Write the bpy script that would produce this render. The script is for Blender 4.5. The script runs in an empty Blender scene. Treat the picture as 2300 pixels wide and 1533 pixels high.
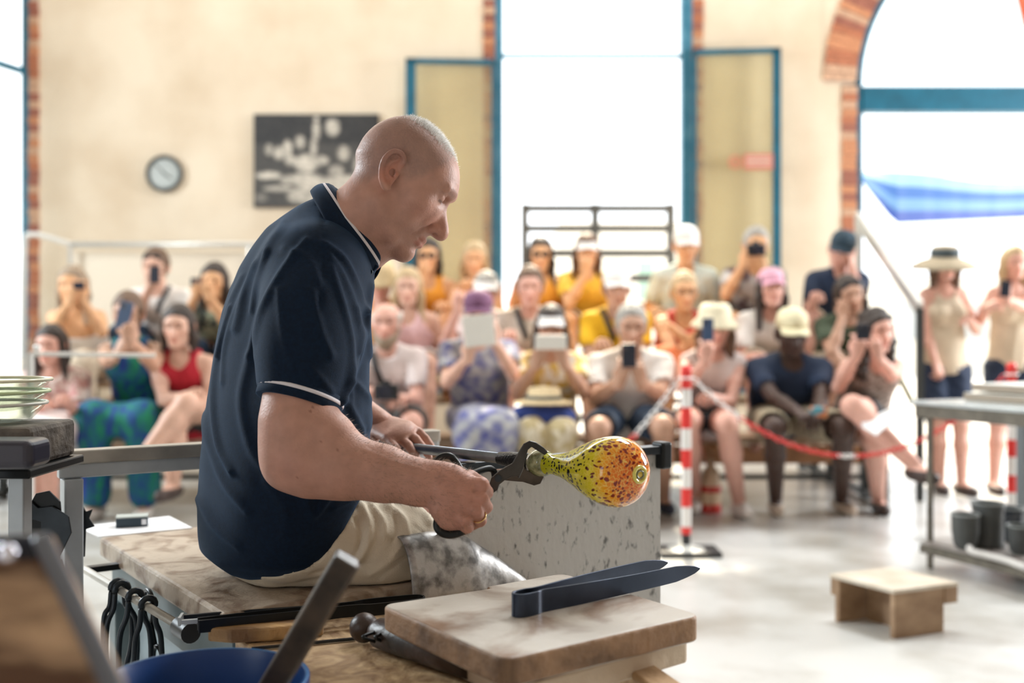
import bpy, math, random
import numpy as np
from mathutils import Vector, Matrix
random.seed(7); RNG = np.random.default_rng(7)
SC = bpy.context.scene; COL = SC.collection

# ---------------------------------------------------------------- camera, world, sun, exposure
F = 2300.0; CX = 1150.0; HY = 750.0; ZC = 1.05
cd = bpy.data.cameras.new('camera'); cam = bpy.data.objects.new('camera', cd); COL.objects.link(cam)
cam.location = (0, 0, ZC); cam.rotation_euler = (math.pi/2, 0, 0)
cd.lens = 36; cd.sensor_width = 36; cd.shift_y = -16.5/2300; cd.clip_start = 0.05
cd.dof.use_dof = True; cd.dof.focus_distance = 1.72; cd.dof.aperture_fstop = 2.1
SC.camera = cam
W = bpy.data.worlds.new('sky'); SC.world = W; W.use_nodes = True
bg = W.node_tree.nodes['Background']; bg.inputs[0].default_value = (0.93, 0.97, 1.0, 1); bg.inputs[1].default_value = 3.4
sd = bpy.data.lights.new('sun', 'SUN'); sd.energy = 13.0; sd.angle = math.radians(2.0); sd.color = (1, .86, .66)
sun = bpy.data.objects.new('sun', sd); COL.objects.link(sun)
_d = Vector((-0.10, -1.0, -1.02)); sun.rotation_euler = _d.to_track_quat('-Z', 'Y').to_euler()
def area(name, loc, aim, sx, sy, e, col):
    d = bpy.data.lights.new(name, 'AREA'); d.shape = 'RECTANGLE'; d.size = sx; d.size_y = sy; d.energy = e; d.color = col
    o = bpy.data.objects.new(name, d); COL.objects.link(o); o.location = loc
    o.rotation_euler = (Vector(aim)-Vector(loc)).to_track_quat('-Z', 'Y').to_euler()
    return o
area('added_top_rim', (1.9, 5.0, 5.2), (-0.1, 1.9, 1.0), 2.4, 1.2, 260, (0.90, 0.96, 1.0))  # added overhead lamp for rim light on the glassblower; ceiling is closed
area('added_left_rim', (-6.4, 5.2, 3.4), (-0.6, 1.85, 1.1), 1.6, 2.2, 600, (0.86, 0.95, 1.0))  # added lamp rimming his back from the left; no window there
area('added_right_rim', (7.4, 6.4, 2.7), (-0.1, 1.8, 1.2), 2.0, 2.4, 820, (0.96, 0.98, 1.0))  # added lamp for forehead and forearm highlights; the right wall is solid
area('added_wall_fill', (-1.0, 5.2, 5.6), (-0.8, 7.8, 1.6), 5.0, 2.0, 40, (1.0, 0.90, 0.74))  # added fill lamp that brightens the back wall
area('added_crowd_rim', (-0.2, 8.5, 5.3), (-0.2, 6.0, 0.9), 9.0, 0.8, 230, (1.0, 0.95, 0.86))  # added lamp rimming the audience's heads and shoulders; no window there
vs = SC.view_settings; vs.view_transform = 'Standard'; vs.look = 'None'; vs.exposure = -0.2; vs.gamma = 1.0
vs.use_curve_mapping = False

# ---------------------------------------------------------------- helpers
def P(px, py, Y): return np.array([(px-CX)/F*Y, Y, ZC-(py-HY)/F*Y])
def PZ(px, py, z): return P(px, py, F*(ZC-z)/(py-HY))
def A(*v): return np.array(v, float)
def unit(v): v = np.asarray(v, float); return v/max(np.linalg.norm(v), 1e-9)
def rot(ax, ang):
    return np.array(Matrix.Rotation(ang, 3, Vector(ax)))
MATS = {}
def mat(name, col, rough=.6, metal=0., var=0., vs=12., bump=0., bs=60., spec=.5, col2=None, dist=0., stretch=None, thr=None, sheen=0., trans=0., alpha=1., emis=0., attr=False, coat=0., vor=False, sub=0., detail=5., objc=True):
    if name in MATS: return MATS[name]
    m = bpy.data.materials.new(name); m.use_nodes = True; MATS[name] = m
    nt = m.node_tree; N = nt.nodes; L = nt.links; b = N['Principled BSDF']
    b.inputs['Roughness'].default_value = rough; b.inputs['Metallic'].default_value = metal
    b.inputs['Specular IOR Level'].default_value = spec
    b.inputs['Base Color'].default_value = (*col, 1)
    if sheen: b.inputs['Sheen Weight'].default_value = sheen; b.inputs['Sheen Roughness'].default_value = .4
    if trans: b.inputs['Transmission Weight'].default_value = trans
    if coat: b.inputs['Coat Weight'].default_value = coat; b.inputs['Coat Roughness'].default_value = .05
    if sub:
        b.inputs['Subsurface Weight'].default_value = sub; b.inputs['Subsurface Scale'].default_value = .006
        b.inputs['Subsurface Radius'].default_value = (1, .35, .2)
    if alpha < 1: b.inputs['Alpha'].default_value = alpha
    if emis: b.inputs['Emission Color'].default_value = (*col, 1); b.inputs['Emission Strength'].default_value = emis
    tc = N.new('ShaderNodeTexCoord'); mp = N.new('ShaderNodeMapping'); L.new(tc.outputs['Object'], mp.inputs['Vector'])
    if stretch: mp.inputs['Scale'].default_value = stretch
    out = None
    if var or col2:
        if vor:
            n = N.new('ShaderNodeTexVoronoi'); n.inputs['Scale'].default_value = vs; src = n.outputs['Distance']
        else:
            n = N.new('ShaderNodeTexNoise'); n.inputs['Scale'].default_value = vs; n.inputs['Detail'].default_value = detail
            n.inputs['Distortion'].default_value = dist; src = n.outputs['Fac']
        L.new(mp.outputs[0], n.inputs['Vector'])
        r = N.new('ShaderNodeValToRGB'); L.new(src, r.inputs[0])
        c2 = col2 if col2 else tuple(min(1, c*(1+var)) for c in col); c1 = col if col2 else tuple(c*(1-var) for c in col)
        lo, hi = thr if thr else (.3, .7)
        r.color_ramp.elements[0].position = lo; r.color_ramp.elements[1].position = hi
        r.color_ramp.elements[0].color = (*c1, 1); r.color_ramp.elements[1].color = (*c2, 1)
        out = r.outputs[0]
    if attr:
        at = N.new('ShaderNodeAttribute'); at.attribute_name = 'Col'
        if out is not None:
            mx = N.new('ShaderNodeMix'); mx.data_type = 'RGBA'; mx.blend_type = 'MULTIPLY'; mx.inputs[0].default_value = 1
            L.new(out, mx.inputs[6]); L.new(at.outputs['Color'], mx.inputs[7]); out = mx.outputs[2]
        else: out = at.outputs['Color']
    if out is not None: L.new(out, b.inputs['Base Color'])
    if bump:
        n2 = N.new('ShaderNodeTexNoise'); n2.inputs['Scale'].default_value = bs; n2.inputs['Detail'].default_value = 6
        L.new(mp.outputs[0], n2.inputs['Vector'])
        bp = N.new('ShaderNodeBump'); bp.inputs['Strength'].default_value = bump; bp.inputs['Distance'].default_value = .01
        L.new(n2.outputs['Fac'], bp.inputs['Height']); L.new(bp.outputs[0], b.inputs['Normal'])
    return m
WO = {}
def mesh_np(name, V, Fq, mats=None, smooth=True, fm=None):
    """V (n,3); Fq (m,3|4) array or list of tuples"""
    me = bpy.data.meshes.new(name)
    V = np.asarray(V, np.float32)
    if isinstance(Fq, np.ndarray):
        m, k = Fq.shape
        me.vertices.add(len(V)); me.vertices.foreach_set('co', V.ravel())
        me.loops.add(m*k); me.loops.foreach_set('vertex_index', Fq.astype(np.int32).ravel())
        me.polygons.add(m); me.polygons.foreach_set('loop_start', np.arange(0, m*k, k, dtype=np.int32))
        me.update(calc_edges=True)
    else:
        me.from_pydata(V.tolist(), [], Fq); me.update()
    me.polygons.foreach_set('use_smooth', np.full(len(me.polygons), smooth, bool))
    if fm is not None: me.polygons.foreach_set('material_index', np.asarray(fm, np.int32))
    for x in (mats or []): me.materials.append(x)
    return me
def link(name, me, parent=None, origin=(0, 0, 0)):
    o = bpy.data.objects.new(name, me); COL.objects.link(o)
    o.location = Vector(origin) - (Vector(WO[parent.name]) if parent else Vector((0, 0, 0)))
    if parent: o.parent = parent
    WO[o.name] = tuple(origin)
    return o
def tag(o, label=None, cat=None, group=None, kind=None):
    if label: o['label'] = label
    if cat: o['category'] = cat
    if group: o['group'] = group
    if kind: o['kind'] = kind
    return o
def thing(name, label, cat, loc=(0, 0, 0), group=None):
    o = bpy.data.objects.new(name, None); COL.objects.link(o); o.location = tuple(loc); o.empty_display_size = .1
    WO[o.name] = tuple(float(x) for x in loc); return tag(o, label, cat, group)
class MB:
    def __init__(s): s.V = []; s.F = []
    def add(s, V, Fs):
        n = len(s.V); s.V += [tuple(map(float, v)) for v in V]; s.F += [tuple(i+n for i in f) for f in Fs]; return s
    def box(s, c, h, R=None):
        c = np.asarray(c, float); h = np.asarray(h, float); R = np.eye(3) if R is None else np.asarray(R)
        V = [c + R @ (h*np.array(q)) for q in [(-1,-1,-1),(1,-1,-1),(1,1,-1),(-1,1,-1),(-1,-1,1),(1,-1,1),(1,1,1),(-1,1,1)]]
        return s.add(V, [(0,3,2,1),(4,5,6,7),(0,1,5,4),(1,2,6,5),(2,3,7,6),(3,0,4,7)])
    def bb(s, lo, hi):
        lo = np.asarray(lo, float); hi = np.asarray(hi, float); return s.box((lo+hi)/2, (hi-lo)/2)
    def tube(s, pts, r, n=8, caps=True, flat=None):
        pts = [np.asarray(p, float) for p in pts]; m = len(pts); rs = r if hasattr(r, '__len__') else [r]*m
        V = []; prev = None
        for i, p in enumerate(pts):
            t = unit((pts[min(i+1, m-1)]-pts[max(i-1, 0)]))
            if prev is None:
                a = np.cross(t, (0, 0, 1)); a = np.cross(t, (1, 0, 0)) if np.linalg.norm(a) < .1 else a
            else: a = prev - t*np.dot(prev, t)
            a = unit(a); b = np.cross(t, a); prev = a
            if flat is not None:
                b = unit(np.asarray(flat[0], float) - t*np.dot(flat[0], t)); a = np.cross(b, t); prev = a
                for k in range(n):
                    g = 2*math.pi*k/n; V.append(p + rs[i]*(a*math.cos(g)*flat[1] + b*math.sin(g)))
            else:
                for k in range(n):
                    g = 2*math.pi*k/n; V.append(p + rs[i]*(a*math.cos(g)+b*math.sin(g)))
        Fs = [(i*n+k, i*n+(k+1) % n, (i+1)*n+(k+1) % n, (i+1)*n+k) for i in range(m-1) for k in range(n)]
        if caps: Fs += [tuple(range(n-1, -1, -1)), tuple((m-1)*n+k for k in range(n))]
        return s.add(V, Fs)
    def strip(s, pts, up, w, t):
        """ribbon of rectangular section: up = width dir, w half widths, t half thickness"""
        pts = [np.asarray(p, float) for p in pts]; m = len(pts); ws = w if hasattr(w, '__len__') else [w]*m; up = unit(up); V = []
        for i, p in enumerate(pts):
            tg = unit(pts[min(i+1, m-1)]-pts[max(i-1, 0)]); u = unit(up - tg*np.dot(up, tg)); a = np.cross(tg, u)
            V += [p+u*ws[i]+a*t, p+u*ws[i]-a*t, p-u*ws[i]-a*t, p-u*ws[i]+a*t]
        Fs = [(i*4+k, i*4+(k+1) % 4, (i+1)*4+(k+1) % 4, (i+1)*4+k) for i in range(m-1) for k in range(4)]
        Fs += [(3, 2, 1, 0), tuple((m-1)*4+k for k in range(4))]
        return s.add(V, Fs)
    def lathe(s, prof, c=(0, 0, 0), R=None, n=24):
        c = np.asarray(c, float); R = np.eye(3) if R is None else np.asarray(R); V = []
        for r, z in prof:
            for k in range(n):
                g = 2*math.pi*k/n; V.append(c + R @ np.array([r*math.cos(g), r*math.sin(g), z]))
        m = len(prof)
        Fs = [(i*n+k, i*n+(k+1) % n, (i+1)*n+(k+1) % n, (i+1)*n+k) for i in range(m-1) for k in range(n)]
        if prof[0][0] > 1e-6: Fs.append(tuple(range(n-1, -1, -1)))
        if prof[-1][0] > 1e-6: Fs.append(tuple((m-1)*n+k for k in range(n)))
        return s.add(V, Fs)
    def prism(s, poly, vec):
        poly = [np.asarray(p, float) for p in poly]; n = len(poly); vec = np.asarray(vec, float)
        return s.add(poly+[p+vec for p in poly], [tuple(range(n-1, -1, -1)), tuple(range(n, 2*n))] + [(i, (i+1) % n, n+(i+1) % n, n+i) for i in range(n)])
    def ell(s, c, r, R=None, n=12, m=8):
        prof = [(max(math.sin(math.pi*i/m), 1e-4), -math.cos(math.pi*i/m)) for i in range(m+1)]
        R = np.eye(3) if R is None else np.asarray(R); return s.lathe(prof, c, R @ np.diag(np.asarray(r, float)), n)
    def torus(s, c, R1, r, R=None, n=20, m=6, el=1.0):
        R = np.eye(3) if R is None else np.asarray(R); V = []
        for i in range(n):
            g = 2*math.pi*i/n
            for k in range(m):
                h = 2*math.pi*k/m; q = R1+r*math.cos(h)
                V.append(np.asarray(c)+R @ np.array([q*math.cos(g)*el, q*math.sin(g), r*math.sin(h)]))
        return s.add(V, [(i*m+k, ((i+1) % n)*m+k, ((i+1) % n)*m+(k+1) % m, i*m+(k+1) % m) for i in range(n) for k in range(m)])
    def build(s, name, m, parent=None, smooth=False, bevel=0., seg=2, origin=None):
        V = np.array(s.V)
        if origin is None:
            if parent is not None: origin = WO[parent.name]
            else: lo = V.min(0); hi = V.max(0); origin = ((lo[0]+hi[0])/2, (lo[1]+hi[1])/2, lo[2])
        me = mesh_np(name, V-np.array(origin), [tuple(f) for f in s.F], m if isinstance(m, (list, tuple)) else [m], smooth=bool(smooth))
        if smooth == 'auto':
            me.polygons.foreach_set('use_smooth', np.ones(len(me.polygons), bool)); 
            try: me.set_sharp_from_angle(angle=math.radians(40))
            except Exception: pass
        o = link(name, me, parent, origin)
        if bevel:
            b = o.modifiers.new('bevel', 'BEVEL'); b.width = bevel; b.segments = seg; b.limit_method = 'ANGLE'; b.angle_limit = math.radians(40)
        return o
def spline(pts, n):
    """Catmull-Rom through pts, n samples per span"""
    p = [np.asarray(q, float) for q in pts]; p = [2*p[0]-p[1]]+p+[2*p[-1]-p[-2]]; out = []
    for i in range(1, len(p)-2):
        for k in range(n):
            t = k/n; out.append(.5*((2*p[i])+(-p[i-1]+p[i+1])*t+(2*p[i-1]-5*p[i]+4*p[i+1]-p[i+2])*t*t+(-p[i-1]+3*p[i]-3*p[i+1]+p[i+2])*t**3))
    out.append(p[-2]); return out

# ---------------------------------------------------------------- implicit surface toolkit
class Field:
    def __init__(s, lo, hi, h):
        s.h = h; s.lo = np.asarray(lo, np.float32); n = np.ceil((np.asarray(hi)-lo)/h).astype(int)+1; s.n = n
        s.ax = [s.lo[i]+h*np.arange(n[i], dtype=np.float32) for i in range(3)]
        s.a = np.full(n, .25, np.float32)
    def sub(s, lo, hi):
        i0 = np.clip(np.floor((np.asarray(lo)-s.lo)/s.h).astype(int), 0, s.n); i1 = np.clip(np.ceil((np.asarray(hi)-s.lo)/s.h).astype(int)+1, 0, s.n)
        return tuple(slice(a, b) for a, b in zip(i0, i1))
    def grid(s, sl): return s.ax[0][sl[0]][:, None, None], s.ax[1][sl[1]][None, :, None], s.ax[2][sl[2]][None, None, :]
    def comb(s, sl, v, k, op):
        a = s.a[sl]
        if a.size == 0: return
        if op == '-':
            v = -v
            if k > 0: hh = np.clip(.5-.5*(v-a)/k, 0, 1) ; s.a[sl] = v*(1-hh)+a*hh + k*hh*(1-hh)
            else: s.a[sl] = np.maximum(a, v)
        elif op == '&':
            s.a[sl] = np.maximum(a, v)
        else:
            if k > 0: hh = np.clip(.5+.5*(a-v)/k, 0, 1); s.a[sl] = a*(1-hh)+v*hh - k*hh*(1-hh)
            else: s.a[sl] = np.minimum(a, v)
    def cone(s, a, b, ra, rb, k=.01, op='+', flat=None):
        a = np.asarray(a, np.float32); b = np.asarray(b, np.float32); r = max(ra, rb); mg = k+3*s.h+r*(max(1, 1 if flat is None else max(1, flat[1])))
        sl = s.sub(np.minimum(a, b)-mg, np.maximum(a, b)+mg); x, y, z = s.grid(sl)
        if min(x.size, y.size, z.size) == 0: return s
        d = b-a; L2 = float(d @ d)+1e-12; px, py, pz = x-a[0], y-a[1], z-a[2]
        t = np.clip((px*d[0]+py*d[1]+pz*d[2])/L2, 0, 1); qx, qy, qz = px-t*d[0], py-t*d[1], pz-t*d[2]
        if flat is not None:
            n = unit(flat[0]).astype(np.float32); dn = (qx*n[0]+qy*n[1]+qz*n[2])*(1-1/flat[1]); qx, qy, qz = qx-dn*n[0], qy-dn*n[1], qz-dn*n[2]
        v = np.sqrt(qx*qx+qy*qy+qz*qz)-(ra+(rb-ra)*t)
        s.comb(sl, v, k, op); return s
    def chain(s, pts, rs, k=.01, op='+', flat=None):
        for i in range(len(pts)-1): s.cone(pts[i], pts[i+1], rs[i] if hasattr(rs, '__len__') else rs, rs[i+1] if hasattr(rs, '__len__') else rs, k, op, flat)
        return s
    def ell(s, c, r, R=None, k=.01, op='+'):
        c = np.asarray(c, np.float32); r = np.asarray(r, np.float32); R = np.eye(3) if R is None else np.asarray(R)
        mg = k+3*s.h+r.max(); sl = s.sub(c-mg, c+mg); x, y, z = s.grid(sl)
        if min(x.size, y.size, z.size) == 0: return s
        x, y, z = x-c[0], y-c[1], z-c[2]
        q = [(x*R[0, i]+y*R[1, i]+z*R[2, i]) for i in range(3)]
        k0 = np.sqrt(sum((q[i]/r[i])**2 for i in range(3))); k1 = np.sqrt(sum((q[i]/r[i]**2)**2 for i in range(3)))+1e-9
        s.comb(sl, k0*(k0-1)/k1, k, op); return s
    def cut(s, p, n):
        """keep the side where (x-p).n < 0"""
        n = unit(n); x, y, z = s.grid((slice(None),)*3); s.a = np.maximum(s.a, ((x-p[0])*n[0]+(y-p[1])*n[1]+(z-p[2])*n[2]).astype(np.float32)); return s
    def mesh(s):
        return surfnet(s.a, s.lo, s.h)
def surfnet(f, lo, h):
    s = f < 0
    c = np.zeros(tuple(np.array(f.shape)-1), np.int8); nx, ny, nz = c.shape
    offs = [(i, j, k) for i in (0, 1) for j in (0, 1) for k in (0, 1)]
    for i, j, k in offs: c += s[i:i+nx, j:j+ny, k:k+nz]
    act = (c > 0) & (c < 8); idx = np.argwhere(act); vid = np.full(c.shape, -1, np.int64); vid[act] = np.arange(len(idx))
    acc = np.zeros((len(idx), 3)); cnt = np.zeros(len(idx))
    for a in offs:
        for ax in range(3):
            if a[ax] == 0:
                b = list(a); b[ax] = 1
                fa = f[idx[:, 0]+a[0], idx[:, 1]+a[1], idx[:, 2]+a[2]]; fb = f[idx[:, 0]+b[0], idx[:, 1]+b[1], idx[:, 2]+b[2]]
                m = (fa < 0) != (fb < 0); t = np.where(m, fa/np.where(m, fa-fb, 1), 0)
                p = np.array(a, float)[None]+np.zeros((len(idx), 3)); p[:, ax] += t
                acc[m] += p[m]; cnt[m] += 1
    V = (idx+acc/np.maximum(cnt, 1)[:, None])*h+np.asarray(lo)
    Q = []
    for ax in range(3):
        o = [1, 1, 1]; o[ax] = 0
        sl0 = tuple(slice(o[i], (f.shape[i]-1)) for i in range(3)); 
        sl1 = tuple(slice(o[i]+(1 if i == ax else 0), (f.shape[i]-1)+(1 if i == ax else 0)) for i in range(3))
        A0 = s[sl0]; B0 = s[sl1]; m = A0 != B0
        e = np.argwhere(m)+np.array(o); sgn = A0[m]
        u, v = (ax+1) % 3, (ax+2) % 3
        def g(du, dv):
            q = e.copy(); q[:, u] -= du; q[:, v] -= dv; return vid[q[:, 0], q[:, 1], q[:, 2]]
        q = np.stack([g(0, 0), g(1, 0), g(1, 1), g(0, 1)], 1); q[~sgn] = q[~sgn][:, ::-1]; Q.append(q)
    Q = np.concatenate(Q); Q = Q[(Q >= 0).all(1)]
    return V, Q
def vnormals(V, Q):
    n = np.cross(V[Q[:, 2]]-V[Q[:, 0]], V[Q[:, 3]]-V[Q[:, 1]]); N = np.zeros_like(V)
    for k in range(4): np.add.at(N, Q[:, k], n)
    return N/np.maximum(np.linalg.norm(N, axis=1, keepdims=True), 1e-12)
def vsmooth(V, Q, it=1):
    for _ in range(it):
        S = np.zeros_like(V); C = np.zeros(len(V))
        for k in range(4):
            np.add.at(S, Q[:, k], V[Q[:, (k+1) % 4]]+V[Q[:, (k-1) % 4]]); np.add.at(C, Q[:, k], 2)
        V = .5*V+.5*S/np.maximum(C, 1)[:, None]
    return V
def setcol(me, C):
    a = me.color_attributes.new('Col', 'FLOAT_COLOR', 'POINT'); a.data.foreach_set('color', np.concatenate([C, np.ones((len(C), 1))], 1).astype(np.float32).ravel())
def field_obj(name, VQ, m, parent=None, col=None, origin=None, smooth=True):
    V, Q = VQ
    if origin is None: origin = WO[parent.name] if parent is not None else (float(V[:, 0].mean()), float(V[:, 1].mean()), float(V[:, 2].min()))
    me = mesh_np(name, V-np.array(origin), Q, m if isinstance(m, list) else [m], smooth)
    if col is not None: setcol(me, col)
    return link(name, me, parent, origin)
# ================================================================ STRUCTURE
YW = 8.8; S = F/YW
def wx(px): return (px-CX)/S
def wz(py): return ZC-(py-HY)/S
m_wall = mat('plaster', (.66, .54, .40), .9, col2=(.80, .70, .56), vs=1.3, detail=7, thr=(.3, .62), bump=.15, bs=14)
m_dimwall = mat('dimmed_unseen_plaster', (.26, .22, .18), .9, var=.2, vs=2)  # unseen walls, darkened so they bounce less light onto the man
m_floor = mat('concrete', (.36, .34, .30), .28, col2=(.60, .60, .58), vs=2.2, detail=9, thr=(.34, .6), bump=.08, bs=30)
m_ground = mat('paving', (.62, .60, .56), .8, var=.08, vs=3)
m_ceil = mat('ceiling_paint', (.36, .32, .27), .9, var=.1, vs=2)
bricks = [mat('brick_red', (.46, .17, .09), .85, var=.3, vs=40), mat('brick_orange', (.56, .25, .13), .85, var=.3, vs=40), mat('brick_dark', (.34, .13, .09), .85, var=.3, vs=40), mat('brick_pale', (.58, .36, .24), .85, var=.3, vs=40)]
m_mortar = mat('mortar', (.55, .45, .36), .95)
m_blue = mat('blue_paint', (.008, .115, .19), .45, var=.2, vs=6)
m_bluel = mat('blue_paint_worn', (.03, .17, .27), .5, col2=(.08, .25, .36), vs=9, thr=(.45, .75))
def glassmat(name, tint, diff, dcol):
    m = bpy.data.materials.new(name); m.use_nodes = True; nt = m.node_tree; N = nt.nodes; L = nt.links; N.remove(N['Principled BSDF'])
    o = N['Material Output']; t = N.new('ShaderNodeBsdfTransparent'); t.inputs[0].default_value = (*tint, 1)
    g = N.new('ShaderNodeBsdfGlossy'); g.inputs['Roughness'].default_value = .03; mx = N.new('ShaderNodeMixShader'); mx.inputs[0].default_value = .05; L.new(t.outputs[0], mx.inputs[1]); L.new(g.outputs[0], mx.inputs[2])
    if diff:
        d = N.new('ShaderNodeBsdfDiffuse'); d.inputs[0].default_value = (*dcol, 1); m2 = N.new('ShaderNodeMixShader'); m2.inputs[0].default_value = diff
        L.new(mx.outputs[0], m2.inputs[1]); L.new(d.outputs[0], m2.inputs[2]); L.new(m2.outputs[0], o.inputs[0])
    else: L.new(mx.outputs[0], o.inputs[0])
    return m
m_pane = glassmat('window_glass', (.97, .98, .98), 0, None)
m_dusty = glassmat('dusty_glass', (.93, .91, .80), .16, (.80, .77, .62))

tag(MB().bb((-7, -1.6, -.1), (8, YW+.02, 0)).build('floor', m_floor), kind='structure')
tag(MB().bb((-30, YW+.02, -.14), (35, 45, -.03)).build('outdoor_paving', m_ground), kind='structure')
tag(MB().bb((-7, -1.6, 6.0), (8, YW, 6.15)).build('ceiling', m_ceil), kind='structure')
tag(MB().bb((-7.2, -1.6, 0), (-7, YW, 6)).build('wall_left', m_dimwall), kind='structure')
tag(MB().bb((8, -1.6, 0), (8.2, YW, 6)).build('wall_right', m_dimwall), kind='structure')
tag(MB().bb((-7, -1.8, 0), (-5.0, -1.6, 6)).bb((-2.8, -1.8, 0), (8, -1.6, 6)).bb((-5.0, -1.8, 2.6), (-2.8, -1.6, 6)).build('wall_front', m_dimwall), kind='structure')  # unseen wall behind the camera, added with its opening to control fill light
AC = (2310, 195)
wb = MB()
wb.bb((wx(87), YW, 0), (wx(1085), YW+.35, 6)); wb.bb((wx(1085), YW, wz(-200)), (wx(1578), YW+.35, 6)); wb.bb((-7, YW, 5.2), (wx(87), YW+.35, 6)); wb.bb((-7, YW, 0), (wx(-330), YW+.35, 5.2))
poly = [(1578, 1024), (1890, 1024), (1890, 186), (1849, 186)]
arc = [(AC[0]-462*math.cos(a), AC[1]-462*math.sin(a)) for a in np.linspace(.02, math.pi/2, 22)]
def wpoly(pts): return [A(wx(x), YW, wz(y)) for x, y in pts]
# the plaster right of the central window, cut in strips that follow the arch
wb.prism(wpoly([(1578, 1024), (1849, 1024), (1849, -544), (1578, -544)]), (0, .35, 0)); wb.prism(wpoly([(1849, 1024), (1890, 1024), (1890, 186), (1849, 186)]), (0, .35, 0))
for i in range(len(arc)-1):
    (x0, y0), (x1, y1) = arc[i], arc[i+1]; wb.prism(wpoly([(x0, y0), (x1, y1), (x1, -544), (x0, -544)]), (0, .35, 0))
    wb.prism(wpoly([(2*AC[0]-x1, y1), (2*AC[0]-x0, y0), (2*AC[0]-x0, -544), (2*AC[0]-x1, -544)]), (0, .35, 0))
wb.bb((wx(2772), YW, 0), (8, YW+.35, 6))
wall = tag(wb.build('wall_back', m_wall, origin=(0, YW, 0)), kind='structure')

def brick_column(x0, x1, z0, z1, y0=YW-.012, y1=YW+.2, full=True):
    z = z0; i = 0; me = [None]*4
    while z < z1-.05:
        w = (x1-x0); k = RNG.integers(0, 4); dx = RNG.uniform(-.006, .006)
        if me[k] is None:
            b = MB().bb((-w/2, y0-YW, 0), (w/2, y1-YW, .056)); me[k] = mesh_np('brick', np.array(b.V), [tuple(f) for f in b.F], [bricks[k]], False)
        o = link('brick', me[k], wall, ((x0+x1)/2+dx, YW+RNG.uniform(-.006, .004), z)); o.parent = wall
        z += .066; i += 1
brick_column(wx(65), wx(88), .02, 3.95); brick_column(wx(1086), wx(1113), .3, 3.95); brick_column(wx(1554), wx(1579), .3, 3.95); brick_column(wx(1891), wx(1925), .02, wz(192))
mo = MB(); 
for a, b, t in ((65, 88, 5.2), (1086, 1113, wz(-200)), (1554, 1579, wz(-200)), (1891, 1925, wz(190))): mo.bb((wx(a)+.002, YW+.01, 0), (wx(b)-.002, YW+.3, t))
for a0 in np.linspace(0, math.pi, 40)[:-1]:
    a1 = a0+math.pi/39; q = [(AC[0]-r*math.cos(a), AC[1]-r*math.sin(a)) for r, a in ((388, a0), (388, a1), (461, a1), (461, a0))]
    mo.prism([A(wx(x), YW+.01, wz(y)) for x, y in q], (0, .3, 0))
tag(mo.build('mortar', m_mortar, wall), kind='structure')
r0, r1 = 387/S, 462/S; ac = A(wx(AC[0]), YW, wz(AC[1])); k = 0
a = .035
while a < 1.0:
    da = .056/1.62; v = MB(); cs = [(r, t) for r, t in ((r0, a), (r0, a+da), (r1+RNG.uniform(-.01, .006), a+da), (r1, a))]
    v.prism([ac+A(-r*math.cos(t), -.012+RNG.uniform(-.004, .004), r*math.sin(t)) for r, t in cs], (0, .22, 0))
    v.build('brick', bricks[RNG.integers(0, 4)], wall); a += .066/1.62

# windows / doors (frames, transoms, glass, hinged leaves)
w1 = tag(MB().bb((wx(45), YW+.02, 0), (wx(64.5), YW+.12, 5.2)).bb((wx(-330), YW+.02, wz(-60)), (wx(45), YW+.10, wz(-75))).build('window_1', m_bluel), kind='structure')
lf = MB(); a0 = A(wx(50), YW-.02, wz(160)); a1 = A(wx(-10), YW-.75, wz(126)+.06)
lf.strip([a0, A(a1[0], a1[1], a0[2])], (0, 0, 1), .03, .02); lf.strip([A(a1[0], a1[1], 0.4), A(a1[0], a1[1], a0[2])], (1, 0, 0), .03, .02)
lf.build('window_leaf', m_blue, w1)
MB().prism([A(a0[0], a0[1], .4), A(a1[0], a1[1], .4), A(a1[0], a1[1], a0[2]), A(a0[0], a0[1], a0[2])], (0, .006, 0)).build('pane', m_pane, w1)
fr = MB(); zt = wz(-200)
fr.bb((wx(1112), YW-.02, .3), (wx(1130), YW+.10, zt)); fr.bb((wx(1531), YW-.02, .3), (wx(1554.5), YW+.10, zt))
fr.bb((wx(1130), YW+.01, wz(128)), (wx(1531), YW+.07, wz(120))); fr.bb((wx(1130), YW+.01, .3), (wx(1531), YW+.07, .36))
w2 = tag(fr.build('window_2', m_bluel, bevel=.004), kind='structure')
MB().bb((wx(1130), YW+.03, wz(120)), (wx(1531), YW+.036, zt)).build('pane', m_pane, w2)
def leaf(x0, x1, ytop, stile, name, side, dy):
    z1 = wz(ytop); z0 = .55; yh = YW-.03; yf = YW-dy
    def q(x, z, off=0): t = (x-x0)/(x1-x0); return A(wx(x), yh*(1-t)+yf*t+off, z)
    s = stile*side; f = MB()
    f.prism([q(x0, z0), q(x0+6*side, z0), q(x0+6*side, z1), q(x0, z1)][::side], (0, -.04, 0)); f.prism([q(x1-s, z0), q(x1, z0), q(x1, z1), q(x1-s, z1)][::side], (0, -.04, 0))
    f.prism([q(x0, z1-.045), q(x1, z1-.045), q(x1, z1), q(x0, z1)][::side], (0, -.04, 0)); f.prism([q(x0, z0), q(x1, z0), q(x1, z0+.06), q(x0, z0+.06)][::side], (0, -.04, 0))
    o = f.build('window_leaf', m_blue, w2)
    g = MB().prism([q(x0+5*side, z0+.05, -.015), q(x1-s+side, z0+.05, -.015), q(x1-s+side, z1-.04, -.015), q(x0+5*side, z1-.04, -.015)][::side], (0, -.006, 0))
    g.build('pane', m_dusty, o); return o, q
leaf(1111, 914, 138, 22, 'l', -1, .08)
lo, q = leaf(1555, 1745, 116, 17, 'r', 1, .10)
m_signr = mat('sign_red', (.55, .07, .05), .6); m_signw = mat('sign_white', (.75, .62, .55), .6)
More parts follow.
